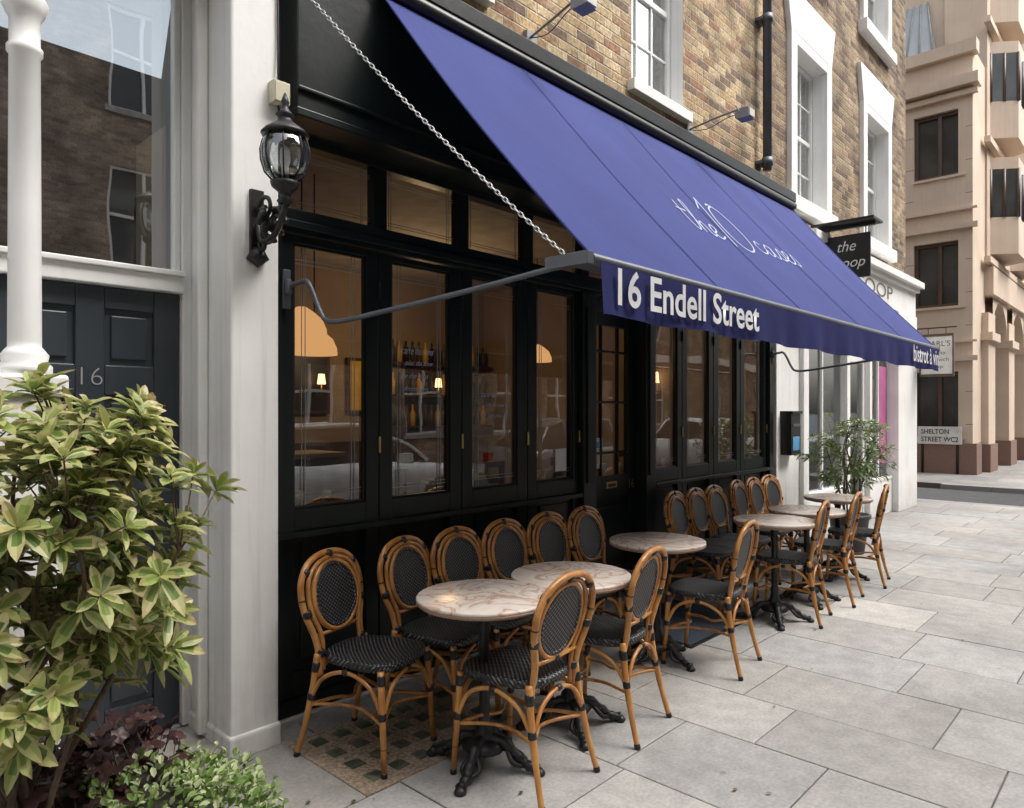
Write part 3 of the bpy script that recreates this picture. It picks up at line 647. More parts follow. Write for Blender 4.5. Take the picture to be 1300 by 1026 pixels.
mb.rev([(.095, 0), (.1, .008), (.085, .025), (.05, .05), (.032, .065), (.03, .08), (.04, .09), (.02, .11), (.012, .13), (.018, .145), (.004, .185)], (lx, ly, 2.695), K, 24)
mb.rev([(.015, 0), (.015, .06), (.022, .08), (.02, .13), (.005, .15)], (lx, ly, 2.51), 'paper', 12)
mb.obj('wall_lantern')
mb = MB(); mb.box(1.60, 1.68, -.235, -.18, 2.93, 3.03, 'cream'); mb.box(1.605, 1.675, -.24, -.235, 2.935, 3.025, 'cream')
mb.tube([(1.64, -.2, 3.03), (1.645, -.19, 3.2), (1.64, -.19, 3.8)], .006, 'bind', 6); mb.tube([(1.64, -.2, 2.93), (1.66, -.19, 2.8), (1.63, -.19, 2.75)], .005, 'bind', 6); mb.obj('junction_box', bevel=.006)

# ------------------------------------------------------------------ neighbour shop building
S_ = empty('ice_cream_shop_building')
w = MB(); f = MB(); gg = MB()
H2 = [(8.2, 9.15, 3.98, 5.75), (10.75, 11.75, 3.98, 5.75), (8.2, 9.15, 7.0, 8.6), (10.75, 11.75, 7.0, 8.6)]
w.wall(7.56, 12.9, 3.75, 12, H2, .03, .12, 'brick2', 'whitegloss')
w.quad((12.9, .03, -.1), (12.9, 9, -.1), (12.9, 9, 12), (12.9, .03, 12), 'brick2'); w.quad((7.56, .03, 12), (12.9, .03, 12), (12.9, 9, 12), (7.56, 9, 12), 'stone')
w.quad((7.56, .02, 11), (7.56, 8, 11), (7.56, 8, 12), (7.56, .02, 12), 'brick2')
for h in H2:
    sash(f, gg, *h, .03)
    a, b, c, d = h
    f.box(a - .17, a - .001, -.03, .06, c - .16, d + .12, 'white'); f.box(b + .001, b + .17, -.03, .06, c - .16, d + .12, 'white')
    vs = [(a - .17, -.03, d + .12), (b + .17, -.03, d + .12), (b + .3, -.03, d + .62), (a - .3, -.03, d + .62), (a - .17, .05, d + .12), (b + .17, .05, d + .12), (b + .3, .05, d + .62), (a - .3, .05, d + .62)]
    f.add(vs, [(0, 1, 2, 3), (0, 4, 5, 1), (1, 5, 6, 2), (2, 6, 7, 3), (3, 7, 4, 0)], 'white')
    f.box(a - .0, b + .0, -.028, .06, d + .001, d + .12, 'white'); f.box(a - .22, b + .22, -.09, .14, c - .17, c - .001, 'white')
w.obj('brick_wall', S_); f.obj('window_trim', S_, bevel=.006); gg.obj('sash_glass', S_)
mb = MB()
mb.box(7.56, 8.2, -.05, .3, 0, 3.75, 'white'); mb.box(8.22, 12.9, -.12, .3, 3.05, 3.5, 'white'); mb.box(8.2, 12.95, -.24, .3, 3.5, 3.6, 'white'); mb.box(8.2, 12.92, -.18, .3, 3.44, 3.499, 'white')
mb.box(8.2, 12.9, -.02, .3, 3.6, 3.75, 'white')
mb.box(11.85, 12.9, -.14, .3, 0, 3.05, 'white'); mb.box(8.2, 8.36, -.10, .3, 0, 3.05, 'white'); mb.box(9.8, 9.92, -.06, .3, 0, 3.05, 'white'); mb.box(10.75, 10.85, -.06, .3, 0, 3.05, 'white')
for a, b in ((8.36, 9.8), (10.85, 11.85)):
    mb.box(a, b, -.05, .25, 0, .5, 'white'); mb.box(a, b, -.03, .04, 2.5, 2.56, 'whitegloss'); mb.box((a + b) / 2 - .02, (a + b) / 2 + .02, -.0, .04, .55, 2.5, 'whitegloss'); mb.box(a, b, -.06, .1, .5, .55, 'whitegloss')
mb.box(9.92, 10.75, .02, .06, 2.2, 3.05, 'whitegloss'); mb.box(9.92, 10.0, .01, .06, 0, 2.2, 'whitegloss'); mb.box(10.67, 10.75, .01, .06, 0, 2.2, 'whitegloss'); mb.box(10.0, 10.67, .02, .06, 0, .4, 'whitegloss')
mb.obj('white_shopfront', S_, bevel=.008)
mb = MB()
for a, b in ((8.36, 9.8), (9.92, 10.75), (10.85, 11.85)): mb.quad((a, .03, .4), (b, .03, .4), (b, .03, 3.05), (a, .03, 3.05), 'clearglass')
mb.quad((8.3, 2.5, 0), (12.8, 2.5, 0), (12.8, 2.5, 3.2), (8.3, 2.5, 3.2), 'curtain'); mb.quad((8.3, .2, .02), (12.8, .2, .02), (12.8, 2.5, .02), (8.3, 2.5, .02), 'stone')
mb.quad((11.9, .2, 0), (11.9, 2.5, 0), (11.9, 2.5, 3.2), (11.9, .2, 3.2), 'curtain'); mb.quad((8.3, .2, 3.1), (8.3, 2.5, 3.1), (12.8, 2.5, 3.1), (12.8, .2, 3.1), 'curtain')
mb.box(8.6, 9.6, 1.0, 1.6, 0, 1.1, 'metal'); mb.box(11.42, 11.83, .02, .024, .75, 2.2, 'magenta'); mb.box(8.6, 8.95, .05, .06, 1.0, 1.5, 'bluep'); mb.box(9.2, 9.5, .05, .06, 1.3, 1.8, 'paper')
mb.obj('shop_interior', S_)
text('fascia_lettering', 'SCOOP', (9.6, -.125, 3.17), (1, 0, 0), (0, 0, 1), 2.0, .2, 'bronze', S_, 0)
mb = MB(); mb.box(8.55, 8.6, -.75, -.12, 3.62, 3.66, 'iron'); mb.box(8.4, 8.75, -.78, -.1, 3.66, 3.69, 'iron'); mb.box(8.56, 8.59, -.7, -.2, 3.05, 3.55, 'bind')
for y in (-.65, -.25): mb.tube([(8.575, y, 3.55), (8.575, y, 3.62)], .008, 'iron', 6)
hs = mb.obj('hanging_shop_sign', bevel=.003)
text('lettering', 'the', (8.556, -.35, 3.36), (0, -1, 0), (0, 0, 1), .2, .12, 'textw', hs, 0, .3); text('lettering_lower', 'Scoop', (8.556, -.25, 3.14), (0, -1, 0), (0, 0, 1), .4, .15, 'textw', hs, 0, .3)
mb = MB(); mb.box(12.88, 12.92, -.64, -.20, 2.12, 2.72, 'paper'); mb.box(12.87, 12.93, -.66, -.18, 2.72, 2.76, 'bronze'); mb.box(12.87, 12.93, -.66, -.18, 2.08, 2.12, 'bronze')
mb.box(12.87, 12.93, -.66, -.64, 2.12, 2.72, 'bronze'); mb.box(12.87, 12.93, -.20, -.18, 2.12, 2.72, 'bronze'); mb.tube([(12.9, -.7, 2.86), (12.9, .03, 2.86)], .012, 'iron', 8)
for y in (-.55, -.3): mb.tube([(12.9, y, 2.76), (12.9, y, 2.86)], .006, 'iron', 6)
hs = mb.obj('sandwich_shop_sign', bevel=.003)
for i, (t, z, wd) in enumerate((("PEARL'S", 2.56, .38), ('Quality', 2.42, .26), ('sandwich', 2.32, .34), ('Shop', 2.2, .18))): text('lettering_%d' % i, t, (12.878, -.42 + wd / 2, z), (0, -1, 0), (0, 0, 1), wd, .09 if i == 0 else .065, 'bronze', hs)
mb = MB(); mb.box(7.66, 7.92, -.17, -.05, 1.05, 1.5, 'bind'); mb.box(7.65, 7.93, -.19, -.05, 1.5, 1.53, 'bind'); mb.box(7.7, 7.88, -.175, -.17, 1.36, 1.39, 'metal'); mb.box(7.70, 7.88, -.174, -.17, 1.1, 1.25, 'bluep'); mb.obj('mailbox', bevel=.004)

# ------------------------------------------------------------------ office building
O = empty('office_building')
mb = MB(); wd = MB()
ox = 20.0; oy = .35
def strip_wall(x, ya, yb, z0, z1, holes, mat):
    ys = sorted({ya, yb, *[h[0] for h in holes], *[h[1] for h in holes]}); zs = sorted({z0, z1, *[h[2] for h in holes], *[h[3] for h in holes]})
    for i in range(len(ys) - 1):
        for j in range(len(zs) - 1):
            cy, cz = (ys[i] + ys[i + 1]) / 2, (zs[j] + zs[j + 1]) / 2
            if any(h[0] < cy < h[1] and h[2] < cz < h[3] for h in holes): continue
            mb.quad((x, ys[i], zs[j]), (x, ys[i + 1], zs[j]), (x, ys[i + 1], zs[j + 1]), (x, ys[i], zs[j + 1]), mat)
    for a, b, c, d in holes:
        D = .3
        mb.quad((x, a, c), (x + D, a, c), (x + D, a, d), (x, a, d), mat); mb.quad((x, b, c), (x + D, b, c), (x + D, b, d), (x, b, d), mat)
        mb.quad((x, a, c), (x, b, c), (x + D, b, c), (x + D, a, c), mat); mb.quad((x, a, d), (x, b, d), (x + D, b, d), (x + D, a, d), mat)
        wd.quad((x + D - .1, a, c), (x + D - .1, b, c), (x + D - .1, b, d), (x + D - .1, a, d), 'dkglass')
        for yy in (a, (a + b) / 2 - .04, b - .08): wd.box(x + D - .2, x + D - .101, yy, yy + .08, c, d, 'bronze')
        for zz in (c, d - .08): wd.box(x + D - .19, x + D - .102, a + .08, b - .08, zz, zz + .08, 'bronze')
        wd.box(x + D - .35, x + D - .1, a + .001, b - .001, c - .06, c - .001, 'pink')
hs = []
for k in range(4): hs.append((.5, 1.62, .9 + k * 3.2, 2.5 + k * 3.2)); hs.append((3.6, 4.8, .9 + k * 3.2, 2.5 + k * 3.2)); hs.append((6.3, 7.5, .9 + k * 3.2, 2.5 + k * 3.2))
strip_wall(ox, oy, 14, .0, 10.3, [h for h in hs if h[3] < 10.2], 'pink')
mb.quad((ox, oy, 10.3), (ox, 14, 10.3), (26, 14, 10.3), (26, oy, 10.3), 'stone')
mb.box(ox - .25, ox + .2, oy - .15, 14, 9.35, 9.6, 'pink'); mb.box(ox - .15, ox + .2, oy - .1, 14, 10.15, 10.45, 'pink')
for k in range(3):
    z = 2.75 + k * 3.2; mb.box(ox - .12, ox - .002, oy - .12, 14, z, z + .12, 'pink'); mb.box(ox - .08, ox - .002, oy - .1, 14, z + .45, z + .5, 'pink')
for z in [1.2 + .8 * i for i in range(11)]:
    for a_, b_ in ((oy, .499), (1.621, 3.599)): mb.box(ox - .0015, ox, a_, b_, z, z + .012, 'bronze')
mb.box(ox - .1, ox + .5, oy - .1, 14, 0, .75, 'pinkdk')
mb.box(ox + .001, ox + 1.5, oy, oy + .3, .75, 10.3, 'pink')
fx = 21.5
mb.box(fx, 75, oy - .05, 1.25, 5.2, 17.5, 'pink'); mb.box(fx + .1, 75, 1.25, 12, 10.5, 17, 'pink')
mb.box(fx - .6, 75, 2.4, 3.0, 0, 5.2, 'pink')
mb.box(fx - .1, 75, oy - .2, 2.4, 4.5, 5.199, 'pink')
x = fx
while x < 74:
    mb.box(x - .45, x + .45, oy - .15, oy + .75, .7, 4.0, 'pink'); mb.box(x - .5, x + .5, oy - .2, oy + .8, -.01, .7, 'pinkdk'); mb.box(x - .55, x + .55, oy - .25, oy + .8, 3.3, 3.5, 'pink')
    for k in range(8):
        a0, a1 = math.pi * k / 8, math.pi * (k + 1) / 8; cx = x + 1.5; r = 1.05
        p0 = (cx + r * math.cos(a0), 3.5 + r * .9 * math.sin(a0)); p1 = (cx + r * math.cos(a1), 3.5 + r * .9 * math.sin(a1))
        for yy in (oy - .1, oy + .7): mb.quad((p0[0], yy, p0[1]), (p1[0], yy, p1[1]), (p1[0], yy, 4.55), (p0[0], yy, 4.55), 'pink')
        mb.quad((p0[0], oy - .1, p0[1]), (p1[0], oy - .1, p1[1]), (p1[0], oy + .7, p1[1]), (p0[0], oy + .7, p0[1]), 'pink')
    for k in range(4):
        z = 5.6 + k * 3.0
        vs = [(x + .4, oy - .05, z), (x + .8, oy - .6, z), (x + 2.2, oy - .6, z), (x + 2.6, oy - .05, z)]; top = [(a, b, z + 2.5) for a, b, _ in vs]
        m1 = [(a, b, z + .95) for a, b, _ in vs]; m2 = [(a, b, z + 2.2) for a, b, _ in vs]
        for lo_, hi_, mt in ((vs, m1, 'pink'), (m1, m2, 'dkglass'), (m2, top, 'pink')):
            for i in range(3): mb.quad(lo_[i], lo_[i + 1], hi_[i + 1], hi_[i], mt)
        mb.quad(*vs, 'pink'); mb.quad(*top, 'pink')
        for i in range(4): mb.tube([m1[i], m2[i]], .05, 'bronze', 6)
        for i in range(3):
            q = lambda A_, B_: tuple((a + b) / 2 for a, b in zip(A_, B_)); mb.tube([q(m1[i], m1[i + 1]), q(m2[i], m2[i + 1])], .04, 'bronze', 6)
        mb.box(x - .5, x + 2.5, oy - .2, oy - .06, z - .35, z - .2, 'pink')
    x += 3.0
mb.obj('stone_walls', O); wd.obj('windows', O)
mb = MB(); mb.add([(20.6, 1.3, 10.3), (20.6, 3.4, 10.3), (25, 3.4, 10.3), (25, 1.3, 10.3), (22.5, 2.0, 14.5), (23, 2.0, 14.5)], [(0, 1, 4), (1, 2, 5, 4), (2, 3, 5), (3, 0, 4, 5)], 'glassroof')
for i in range(7):
    t = i / 6; mb.tube([(20.6, 1.3 + 2.1 * t, 10.3), (22.5, 2.0, 14.5)], .03, 'lead', 5)
mb.obj('glazed_roof', O)
st = MB(); st.box(19.86, 19.89, .55, 1.5, .72, 1.15, 'paper'); st.tube([(19.9, .65, 0), (19.9, .65, 1.1)], .03, 'bind', 8); st.tube([(19.9, 1.4, 0), (19.9, 1.4, 1.1)], .03, 'bind', 8)
so = st.obj('street_name_sign'); text('lettering', 'SHELTON', (19.855, 1.42, .97), (0, -1, 0), (0, 0, 1), .6, .12, 'bind', so, .01); text('lettering_lower', 'STREET WC2', (19.855, 1.42, .78), (0, -1, 0), (0, 0, 1), .8, .12, 'bind', so, .01)

# ------------------------------------------------------------------ opposite side of the street (seen in reflections)
P_ = empty('opposite_terrace')
w = MB(); f = MB(); gg = MB(); hs = []
for k in range(26):
    x = -48 + k * 3.3
    for z in (.9, 4.4, 7.6, 10.6): hs.append((x, x + 1.3, z, z + (2.0 if z > 1 else 2.2)))
yb = -11.6
w.wall(-50, 38, 0, 14, hs, yb, -.12, 'brick4', 'stone')
w.wall(-2, 9, 14, 17.5, [], yb, -.12, 'brick4'); w.quad((-2, yb, 14), (-2, yb - 8, 14), (-2, yb - 8, 17.5), (-2, yb, 17.5), 'brick4'); w.quad((9, yb, 14), (9, yb - 8, 14), (9, yb - 8, 17.5), (9, yb, 17.5), 'brick4'); w.quad((-2, yb, 17.5), (9, yb, 17.5), (9, yb - 8, 17.5), (-2, yb - 8, 17.5), 'stone')
for a, b, c, d in hs:
    gg.quad((a, yb - .12, c), (b, yb - .12, c), (b, yb - .12, d), (a, yb - .12, d), 'dkglass')
    for t in (a, (a + b) / 2 - .03, b - .06): f.box(t, t + .06, yb - .115, yb - .05, c, d, 'whitegloss')
    for t in (c, (c + d) / 2, d - .06): f.box(a, b, yb - .11, yb - .06, t, t + .06, 'whitegloss')
    f.box(a - .1, b + .1, yb - .05, yb + .08, c - .12, c - .002, 'stone')
w.quad((-50, yb, 14), (-2, yb, 14), (-2, yb - 8, 14), (-50, yb - 8, 14), 'stone'); w.quad((9, yb, 14), (38, yb, 14), (38, yb - 8, 14), (9, yb - 8, 14), 'stone'); f.box(-50, 38, yb - .1, yb + .12, 3.5, 3.8, 'white')
w.obj('brick_wall', P_); f.obj('window_frames', P_); gg.obj('window_glass', P_)

def car(paint, loc, rz):
    mb = MB()
    st_ = [(-2.1, .35, .62, .72), (-2.0, .22, .72, .82), (-1.5, .2, .86, .88), (-.9, .2, .93, .89), (0, .2, .95, .9), (1.0, .2, .97, .9), (1.7, .22, .98, .87), (2.0, .25, .9, .82), (2.08, .38, .7, .76)]
    vs = []; fs = []
    for x, zb, zt, hw in st_:
        half = [(hw * .86, zb), (hw, zb + (zt - zb) * .25), (hw * .995, zb + (zt - zb) * .7), (hw * .94, zt - .03), (hw * .8, zt)]
        ring = [(x, y, z) for y, z in half] + [(x, -y, z) for y, z in reversed(half)]; vs += ring
    for i in range(len(st_) - 1):
        for k in range(10): fs.append((i * 10 + k, i * 10 + (k + 1) % 10, (i + 1) * 10 + (k + 1) % 10, (i + 1) * 10 + k))
    fs.append(tuple(range(10))); fs.append(tuple(80 + k for k in range(10))); mb.add(vs, fs, paint, True)
    b = [(-1.15, .76), (-.4, .78), (1.0, .78), (1.85, .72)]; t = [(-.4, .58), (-.35, .6), (1.05, .6), (1.4, .56)]; zt = [1.38, 1.44, 1.42, 1.34]
    for s in (1, -1):
        for i in range(3): mb.add([(b[i][0], s * b[i][1], .93), (b[i + 1][0], s * b[i + 1][1], .94), (t[i + 1][0], s * t[i + 1][1], zt[i + 1]), (t[i][0], s * t[i][1], zt[i])], [(0, 1, 2, 3)], 'dkglass')
        for i in range(4): mb.tube([(b[i][0], s * b[i][1], .93), (t[i][0], s * t[i][1], zt[i])], .03, paint, 6)
        mb.tube([(t[i][0], s * t[i][1], zt[i]) for i in range(4)], .03, paint, 6)
        mb.box(-2.1, -1.85, s * .55, s * .78, .58, .72, 'paper'); mb.box(1.95, 2.07, s * .55, s * .8, .66, .86, 'red'); mb.box(-.65, -.5, s * .88, s * 1.02, .92, 1.04, paint)
        for x in (-1.3, 1.3):
            mb.tube([(x, s * .70, .31), (x, s * .905, .31)], .315, 'tyre', 24); mb.tube([(x, s * .905, .31), (x, s * .915, .31)], .2, 'metal', 16)
            mb.tube([(x, s * .6, .33), (x, s * .892, .33)], .36, 'bind', 24)
    mb.add([(t[i][0], s * t[i][1], zt[i] + .01) for i in range(4) for s in (1, -1)], [(0, 1, 3, 2), (2, 3, 5, 4), (4, 5, 7, 6)], paint)
    mb.quad((b[0][0], .76, .93), (b[0][0], -.76, .93), (t[0][0], -.58, zt[0]), (t[0][0], .58, zt[0]), 'dkglass'); mb.quad((b[3][0], .72, .94), (b[3][0], -.72, .94), (t[3][0], -.56, zt[3]), (t[3][0], .56, zt[3]), 'dkglass')
    mb.box(-2.13, -2.08, -.5, .5, .3, .5, 'bind'); mb.obj('parked_car', loc=loc, rz=rz)
car('carw', (5.4, -5.4, -.1), math.pi); car('carg', (11.2, -5.4, -.1), math.pi); car('carw', (17.5, -5.4, -.1), math.pi); car('carg', (0.2, -8.2, -.1), 0)

# ------------------------------------------------------------------ chairs
def chair_mesh():
    mb = MB(); zs = .455
    n = 40
    def outline(sc_, z):
        pts = []
        for k in range(n):
            a = 2 * math.pi * k / n; c, s = math.cos(a), math.sin(a); e = .62
            x = math.copysign(abs(c) ** e, c); y = math.copysign(abs(s) ** e, s)
            wd_ = .205 - .022 * (y + 1) * .9
            pts.append((x * wd_ * sc_, y * .205 * sc_ - .01, z))
        return pts
    prof = [(.9, zs - .035), (.985, zs - .03), (1.0, zs - .012), (.985, zs + .002), (.9, zs + .004), (.6, zs - .002), (.25, zs - .005)]
    vs = []; fs = []
    for s_, z in prof: vs += outline(s_, z)
    for i in range(len(prof) - 1):
        for k in range(n): fs.append((i * n + k, i * n + (k + 1) % n, (i + 1) * n + (k + 1) % n, (i + 1) * n + k))
    fs.append(tuple(range(n))); fs.append(tuple((len(prof) - 1) * n + k for k in range(n))); mb.add(vs, fs, 'weave', True)
    def bindat(p, d, r=.017, h=.018):
        p = Vector(p); d = Vector(d).normalized(); mb.tube([p - d * h, p - d * h * .6, p + d * h * .6, p + d * h], [r * .85, r, r, r * .85], 'bind', 10)
    def node(p, d, r): mb.tube([Vector(p) - Vector(d).normalized() * .002, Vector(p) + Vector(d).normalized() * .002], r, 'rattandk', 10)
    for s in (1, -1):
        fl = [(s * .175, -.175, zs - .02), (s * .182, -.19, .22), (s * .19, -.205, 0)]
        mb.tube(fl, [.0155, .0145, .012], 'rattan', 10); d = (s * .015, -.03, -.43)
        bindat((s * .176, -.178, zs - .055), d, .0185, .022); bindat((s * .181, -.188, .25), d, .0175, .016); bindat((s * .1895, -.204, .012), d, .0145, .012)
        node((s * .186, -.197, .12), d, .0147)
        rl = cr_path([(s * .165, .175, zs - .0), (s * .172, .19, .33), (s * .185, .225, .15), (s * .2, .265, 0)], 5)
        mb.tube(rl, [.0155] * 5 + [.0148] * 5 + [.0125] * 6, 'rattan', 10); d = (s * .01, .05, -.3)
        bindat((s * .168, .18, zs - .055), d, .0185, .022); bindat((s * .176, .2, .27), d, .0178, .016); bindat((s * .199, .262, .012), (s * .015, .04, -.15), .0145, .012)
    hp = [(.158, .165, .36), (.15, .183, .46), (.158, .198, .53), (.19, .217, .62), (.203, .232, .70), (.185, .247, .785), (.115, .26, .85), (0, .264, .872)]
    full = hp + [(-x, y, z) for x, y, z in reversed(hp[:-1])]
    mb.tube(cr_path(full, 6), .0145, 'rattan', 10)
    ip = [(.138, .165, .38), (.128, .174, .46), (.132, .186, .54), (.162, .203, .62), (.173, .218, .70), (.156, .232, .775), (.095, .244, .83), (0, .248, .85)]
    full2 = ip + [(-x, y, z) for x, y, z in reversed(ip[:-1])]
    mb.tube(cr_path(full2, 6), .0105, 'rattan', 8)
    cz, hz, hw = .682, .152, .148
    def bp(x, z): return Vector((x, .208 + (z - cz) * .2 + .35 * (.0225 - x * x), z))
    ring = [bp(hw * math.cos(a), cz + hz * math.sin(a)) for a in [2 * math.pi * k / 36 for k in range(36)]]
    mb.tube(ring, .012, 'rattan', 8, closed=True)
    ring = [bp(.9 * hw * math.cos(a), cz + .9 * hz * math.sin(a)) for a in [2 * math.pi * k / 36 for k in range(36)]]
    mb.tube(ring, .011, 'weave', 8, closed=True)
    for off in (-.005, .005):
        vs = []; fs = []; nr = 6
        for r_ in range(nr + 1):
            for k in range(36): a = 2 * math.pi * k / 36; rr = .92 * r_ / nr; p = bp(rr * hw * math.cos(a), cz + rr * hz * math.sin(a)); p.y += off; vs.append(p)
        for r_ in range(nr):
            for k in range(36): fs.append((r_ * 36 + k, r_ * 36 + (k + 1) % 36, (r_ + 1) * 36 + (k + 1) % 36, (r_ + 1) * 36 + k))
        mb.add(vs, fs, 'weave', True)
    for s in (1, -1):
        bindat((s * .186, .215, .63), (s * .25, .2, 1), .022, .016); bindat((s * .142, .176, .455), (0, .1, 1), .021, .016); bindat((s * .16, .248, .805), (-s * .7, .1, .8), .02, .012)
        bindat((s * .202, .23, .69), (0, .2, 1), .0165, .004)
    bindat((0, .256, .862), (1, 0, 0), .022, .014); bindat((0, .19, .527), (1, 0, 0), .014, .012)
    mb.tube([(-.14, .19, .53), (0, .188, .525), (.14, .19, .53)], .009, 'rattan', 8)
    FL = lambda s: Vector((s * .183, -.192, .235)); RL = lambda s: Vector((s * .178, .203, .255))
    def arc(a, b, topz):
        mid = (a + b) / 2; pts = cr_path([a, a.lerp(mid, .35) + Vector((0, 0, (topz - a.z) * .72)), Vector((mid.x, mid.y, topz)), b.lerp(mid, .35) + Vector((0, 0, (topz - b.z) * .72)), b], 5)
        mb.tube(pts, .0095, 'rattan', 8); bindat((mid.x, mid.y, topz), b - a, .014, .014)
    arc(FL(-1), FL(1), .405); arc(RL(-1), RL(1), .405); arc(FL(-1), RL(-1), .405); arc(FL(1), RL(1), .405)
    for a, b in ((FL(-1), FL(1)), (FL(-1), RL(-1)), (FL(1), RL(1)), (RL(-1), RL(1))):
        mid = (a + b) / 2; mid = mid * .55; mid.z = .225
        mb.tube(cr_path([a + Vector((0, 0, -.02)), a.lerp(mid, .6), mid, b.lerp(mid, .6), b + Vector((0, 0, -.02))], 5), .008, 'rattan', 8)
    return mb.mesh('bistro_chair')
CH = chair_mesh()
def chair(x, y, rz):
    o = bpy.data.objects.new('bistro_chair', CH); COL.objects.link(o); o.location = (x, y, 0); o.rotation_euler[2] = math.radians(rz)
for x, y, r in ((1.91, -.55, 17), (2.345, -.54, 14), (2.70, -.52, 6), (3.09, -.51, 5), (3.48, -.51, 2), (3.87, -.52, 4), (5.10, -.50, 5), (5.43, -.50, 3), (5.75, -.50, 2), (6.34, -.44, 5), (6.68, -.44, 2), (7.03, -.44, -3)):
    chair(x, y, r)
for x, y, r in ((2.22, -1.165, 185), (2.88, -1.13, 190), (3.98, -1.11, 189), (5.27, -1.09, 190), (6.0, -1.09, 188), (6.8, -1.08, 191)): chair(x, y, r)

# ------------------------------------------------------------------ tables
def table_mesh():
    mb = MB(); r = .292
    mb.rev([(r * .9, .70), (r * .97, .705), (r, .712), (r, .722)], (0, 0, 0), 'rim', 64, True)
    mb.rev([(r - .001, .7225), (r + .001, .725), (r + .001, .732), (r - .002, .736), (r - .006, .7375)], (0, 0, 0), 'marble', 64, True)
    mb.rev([(.13, .69), (.13, .70)], (0, 0, 0), 'iron', 24)
    mb.rev([(.075, .08), (.06, .10), (.045, .12), (.05, .14), (.035, .16), (.026, .2), (.03, .23), (.022, .26), (.022, .58), (.03, .6), (.022, .62), (.03, .66), (.06, .69)], (0, 0, 0), 'iron', 20)
    for k in range(4):
        a = k * math.pi / 2 + .4; c, s = math.cos(a), math.sin(a)
        path = cr_path([(.03 * c, .03 * s, .12), (.09 * c, .09 * s, .115), (.15 * c, .15 * s, .07), (.2 * c, .2 * s, .035), (.245 * c, .245 * s, .022)], 5)
        m = len(path); mb.tube(path, [.026 - .010 * i / m + (.006 if i > m - 4 else 0) + .004 * math.sin(i * 1.3) for i in range(m)], 'iron', 10)
        mb.rev([(.018, 0), (.026, .006), (.026, .014), (.012, .03)], (.25 * c, .25 * s, 0), 'iron', 12)
        for e in (-.25, .25):
            c2, s2 = math.cos(a + e), math.sin(a + e); mb.tube(cr_path([(.1 * c, .1 * s, .10), (.15 * c2, .15 * s2, .05), (.19 * c, .19 * s, .03)], 5), .011, 'iron', 8)
        for q in (.1, .14, .18): mb.tube([(q * c - .02 * s, q * s + .02 * c, .15 - q * .55), (q * c + .02 * s, q * s - .02 * c, .15 - q * .55)], .012, 'iron', 8)
    mb.rev([(.09, .075), (.1, .09), (.085, .11), (.06, .125)], (0, 0, 0), 'iron', 16)
    return mb.mesh('marble_table')
TM = table_mesh()
for x, y, r in ((2.155, -1.02, 0), (2.72, -1.05, 30), (3.80, -.87, 60), (5.10, -1.06, 100), (5.80, -1.03, 20), (6.85, -.92, 70)):
    o = bpy.data.objects.new('marble_table', TM); COL.objects.link(o); o.location = (x, y, 0); o.rotation_euler[2] = math.radians(r)

# ------------------------------------------------------------------ plants
def leaf(mb, p, d, nrm_, L, Wd, col, droop=.2, fold=.18, edge=None, tip=None):
    d = d.normalized(); s = d.cross(nrm_)
    if s.length < 1e-4: s = d.orthogonal()
    s.normalize(); u = s.cross(d).normalized()
    def P(t, w_, h): return p + d * (L * t) + s * (w_ * Wd) + u * (h * Wd) - Vector((0, 0, 1)) * (droop * L * t * t)
    if edge is None:
        vs = [P(0, 0, 0), P(.3, 0, 0), P(.68, 0, 0), P(1, 0, 0), P(.3, -.42, fold), P(.68, -.5, fold), P(.3, .42, fold), P(.68, .5, fold), P(.88, -.25, fold * .5), P(.88, .25, fold * .5)]
        mb.add(vs, [(0, 4, 1), (1, 4, 5, 2), (2, 5, 8, 3)], 'leaf', True, col)
        c2 = tuple(c * .88 for c in col); mb.add(vs, [(0, 1, 6), (1, 2, 7, 6), (2, 3, 9, 7)], 'leaf', True, c2)
        return
    for sg in (-1, 1):
        k = 1 if sg < 0 else .9
        vs = [P(0, 0, 0), P(.3, 0, 0), P(.65, 0, 0), P(.86, 0, 0), P(1, 0, -.02),
              P(.3, sg * .27, fold * .6), P(.65, sg * .3, fold * .6), P(.3, sg * .42, fold), P(.65, sg * .5, fold), P(.86, sg * .3, fold * .6)]
        o = (lambda f: f if sg < 0 else tuple(reversed(f)))
        mb.add(vs, [o((0, 5, 1)), o((1, 5, 6, 2))], 'leaf', True, tuple(c * k for c in col))
        mb.add(vs, [o((0, 7, 5)), o((5, 7, 8, 6)), o((2, 6, 9, 3))], 'leaf', True, tuple(c * k for c in edge))
        mb.add(vs, [o((6, 8, 9)), o((3, 9, 4))], 'leaf', True, tuple(c * k for c in tip))
def rnd_dir(up_=0):
    while True:
        v = Vector((R.uniform(-1, 1), R.uniform(-1, 1), R.uniform(-1, 1) + up_))
        if .1 < v.length < 1.6: return v.normalized()
def lerp3(a, b, t): return tuple(x + (y - x) * t for x, y in zip(a, b))
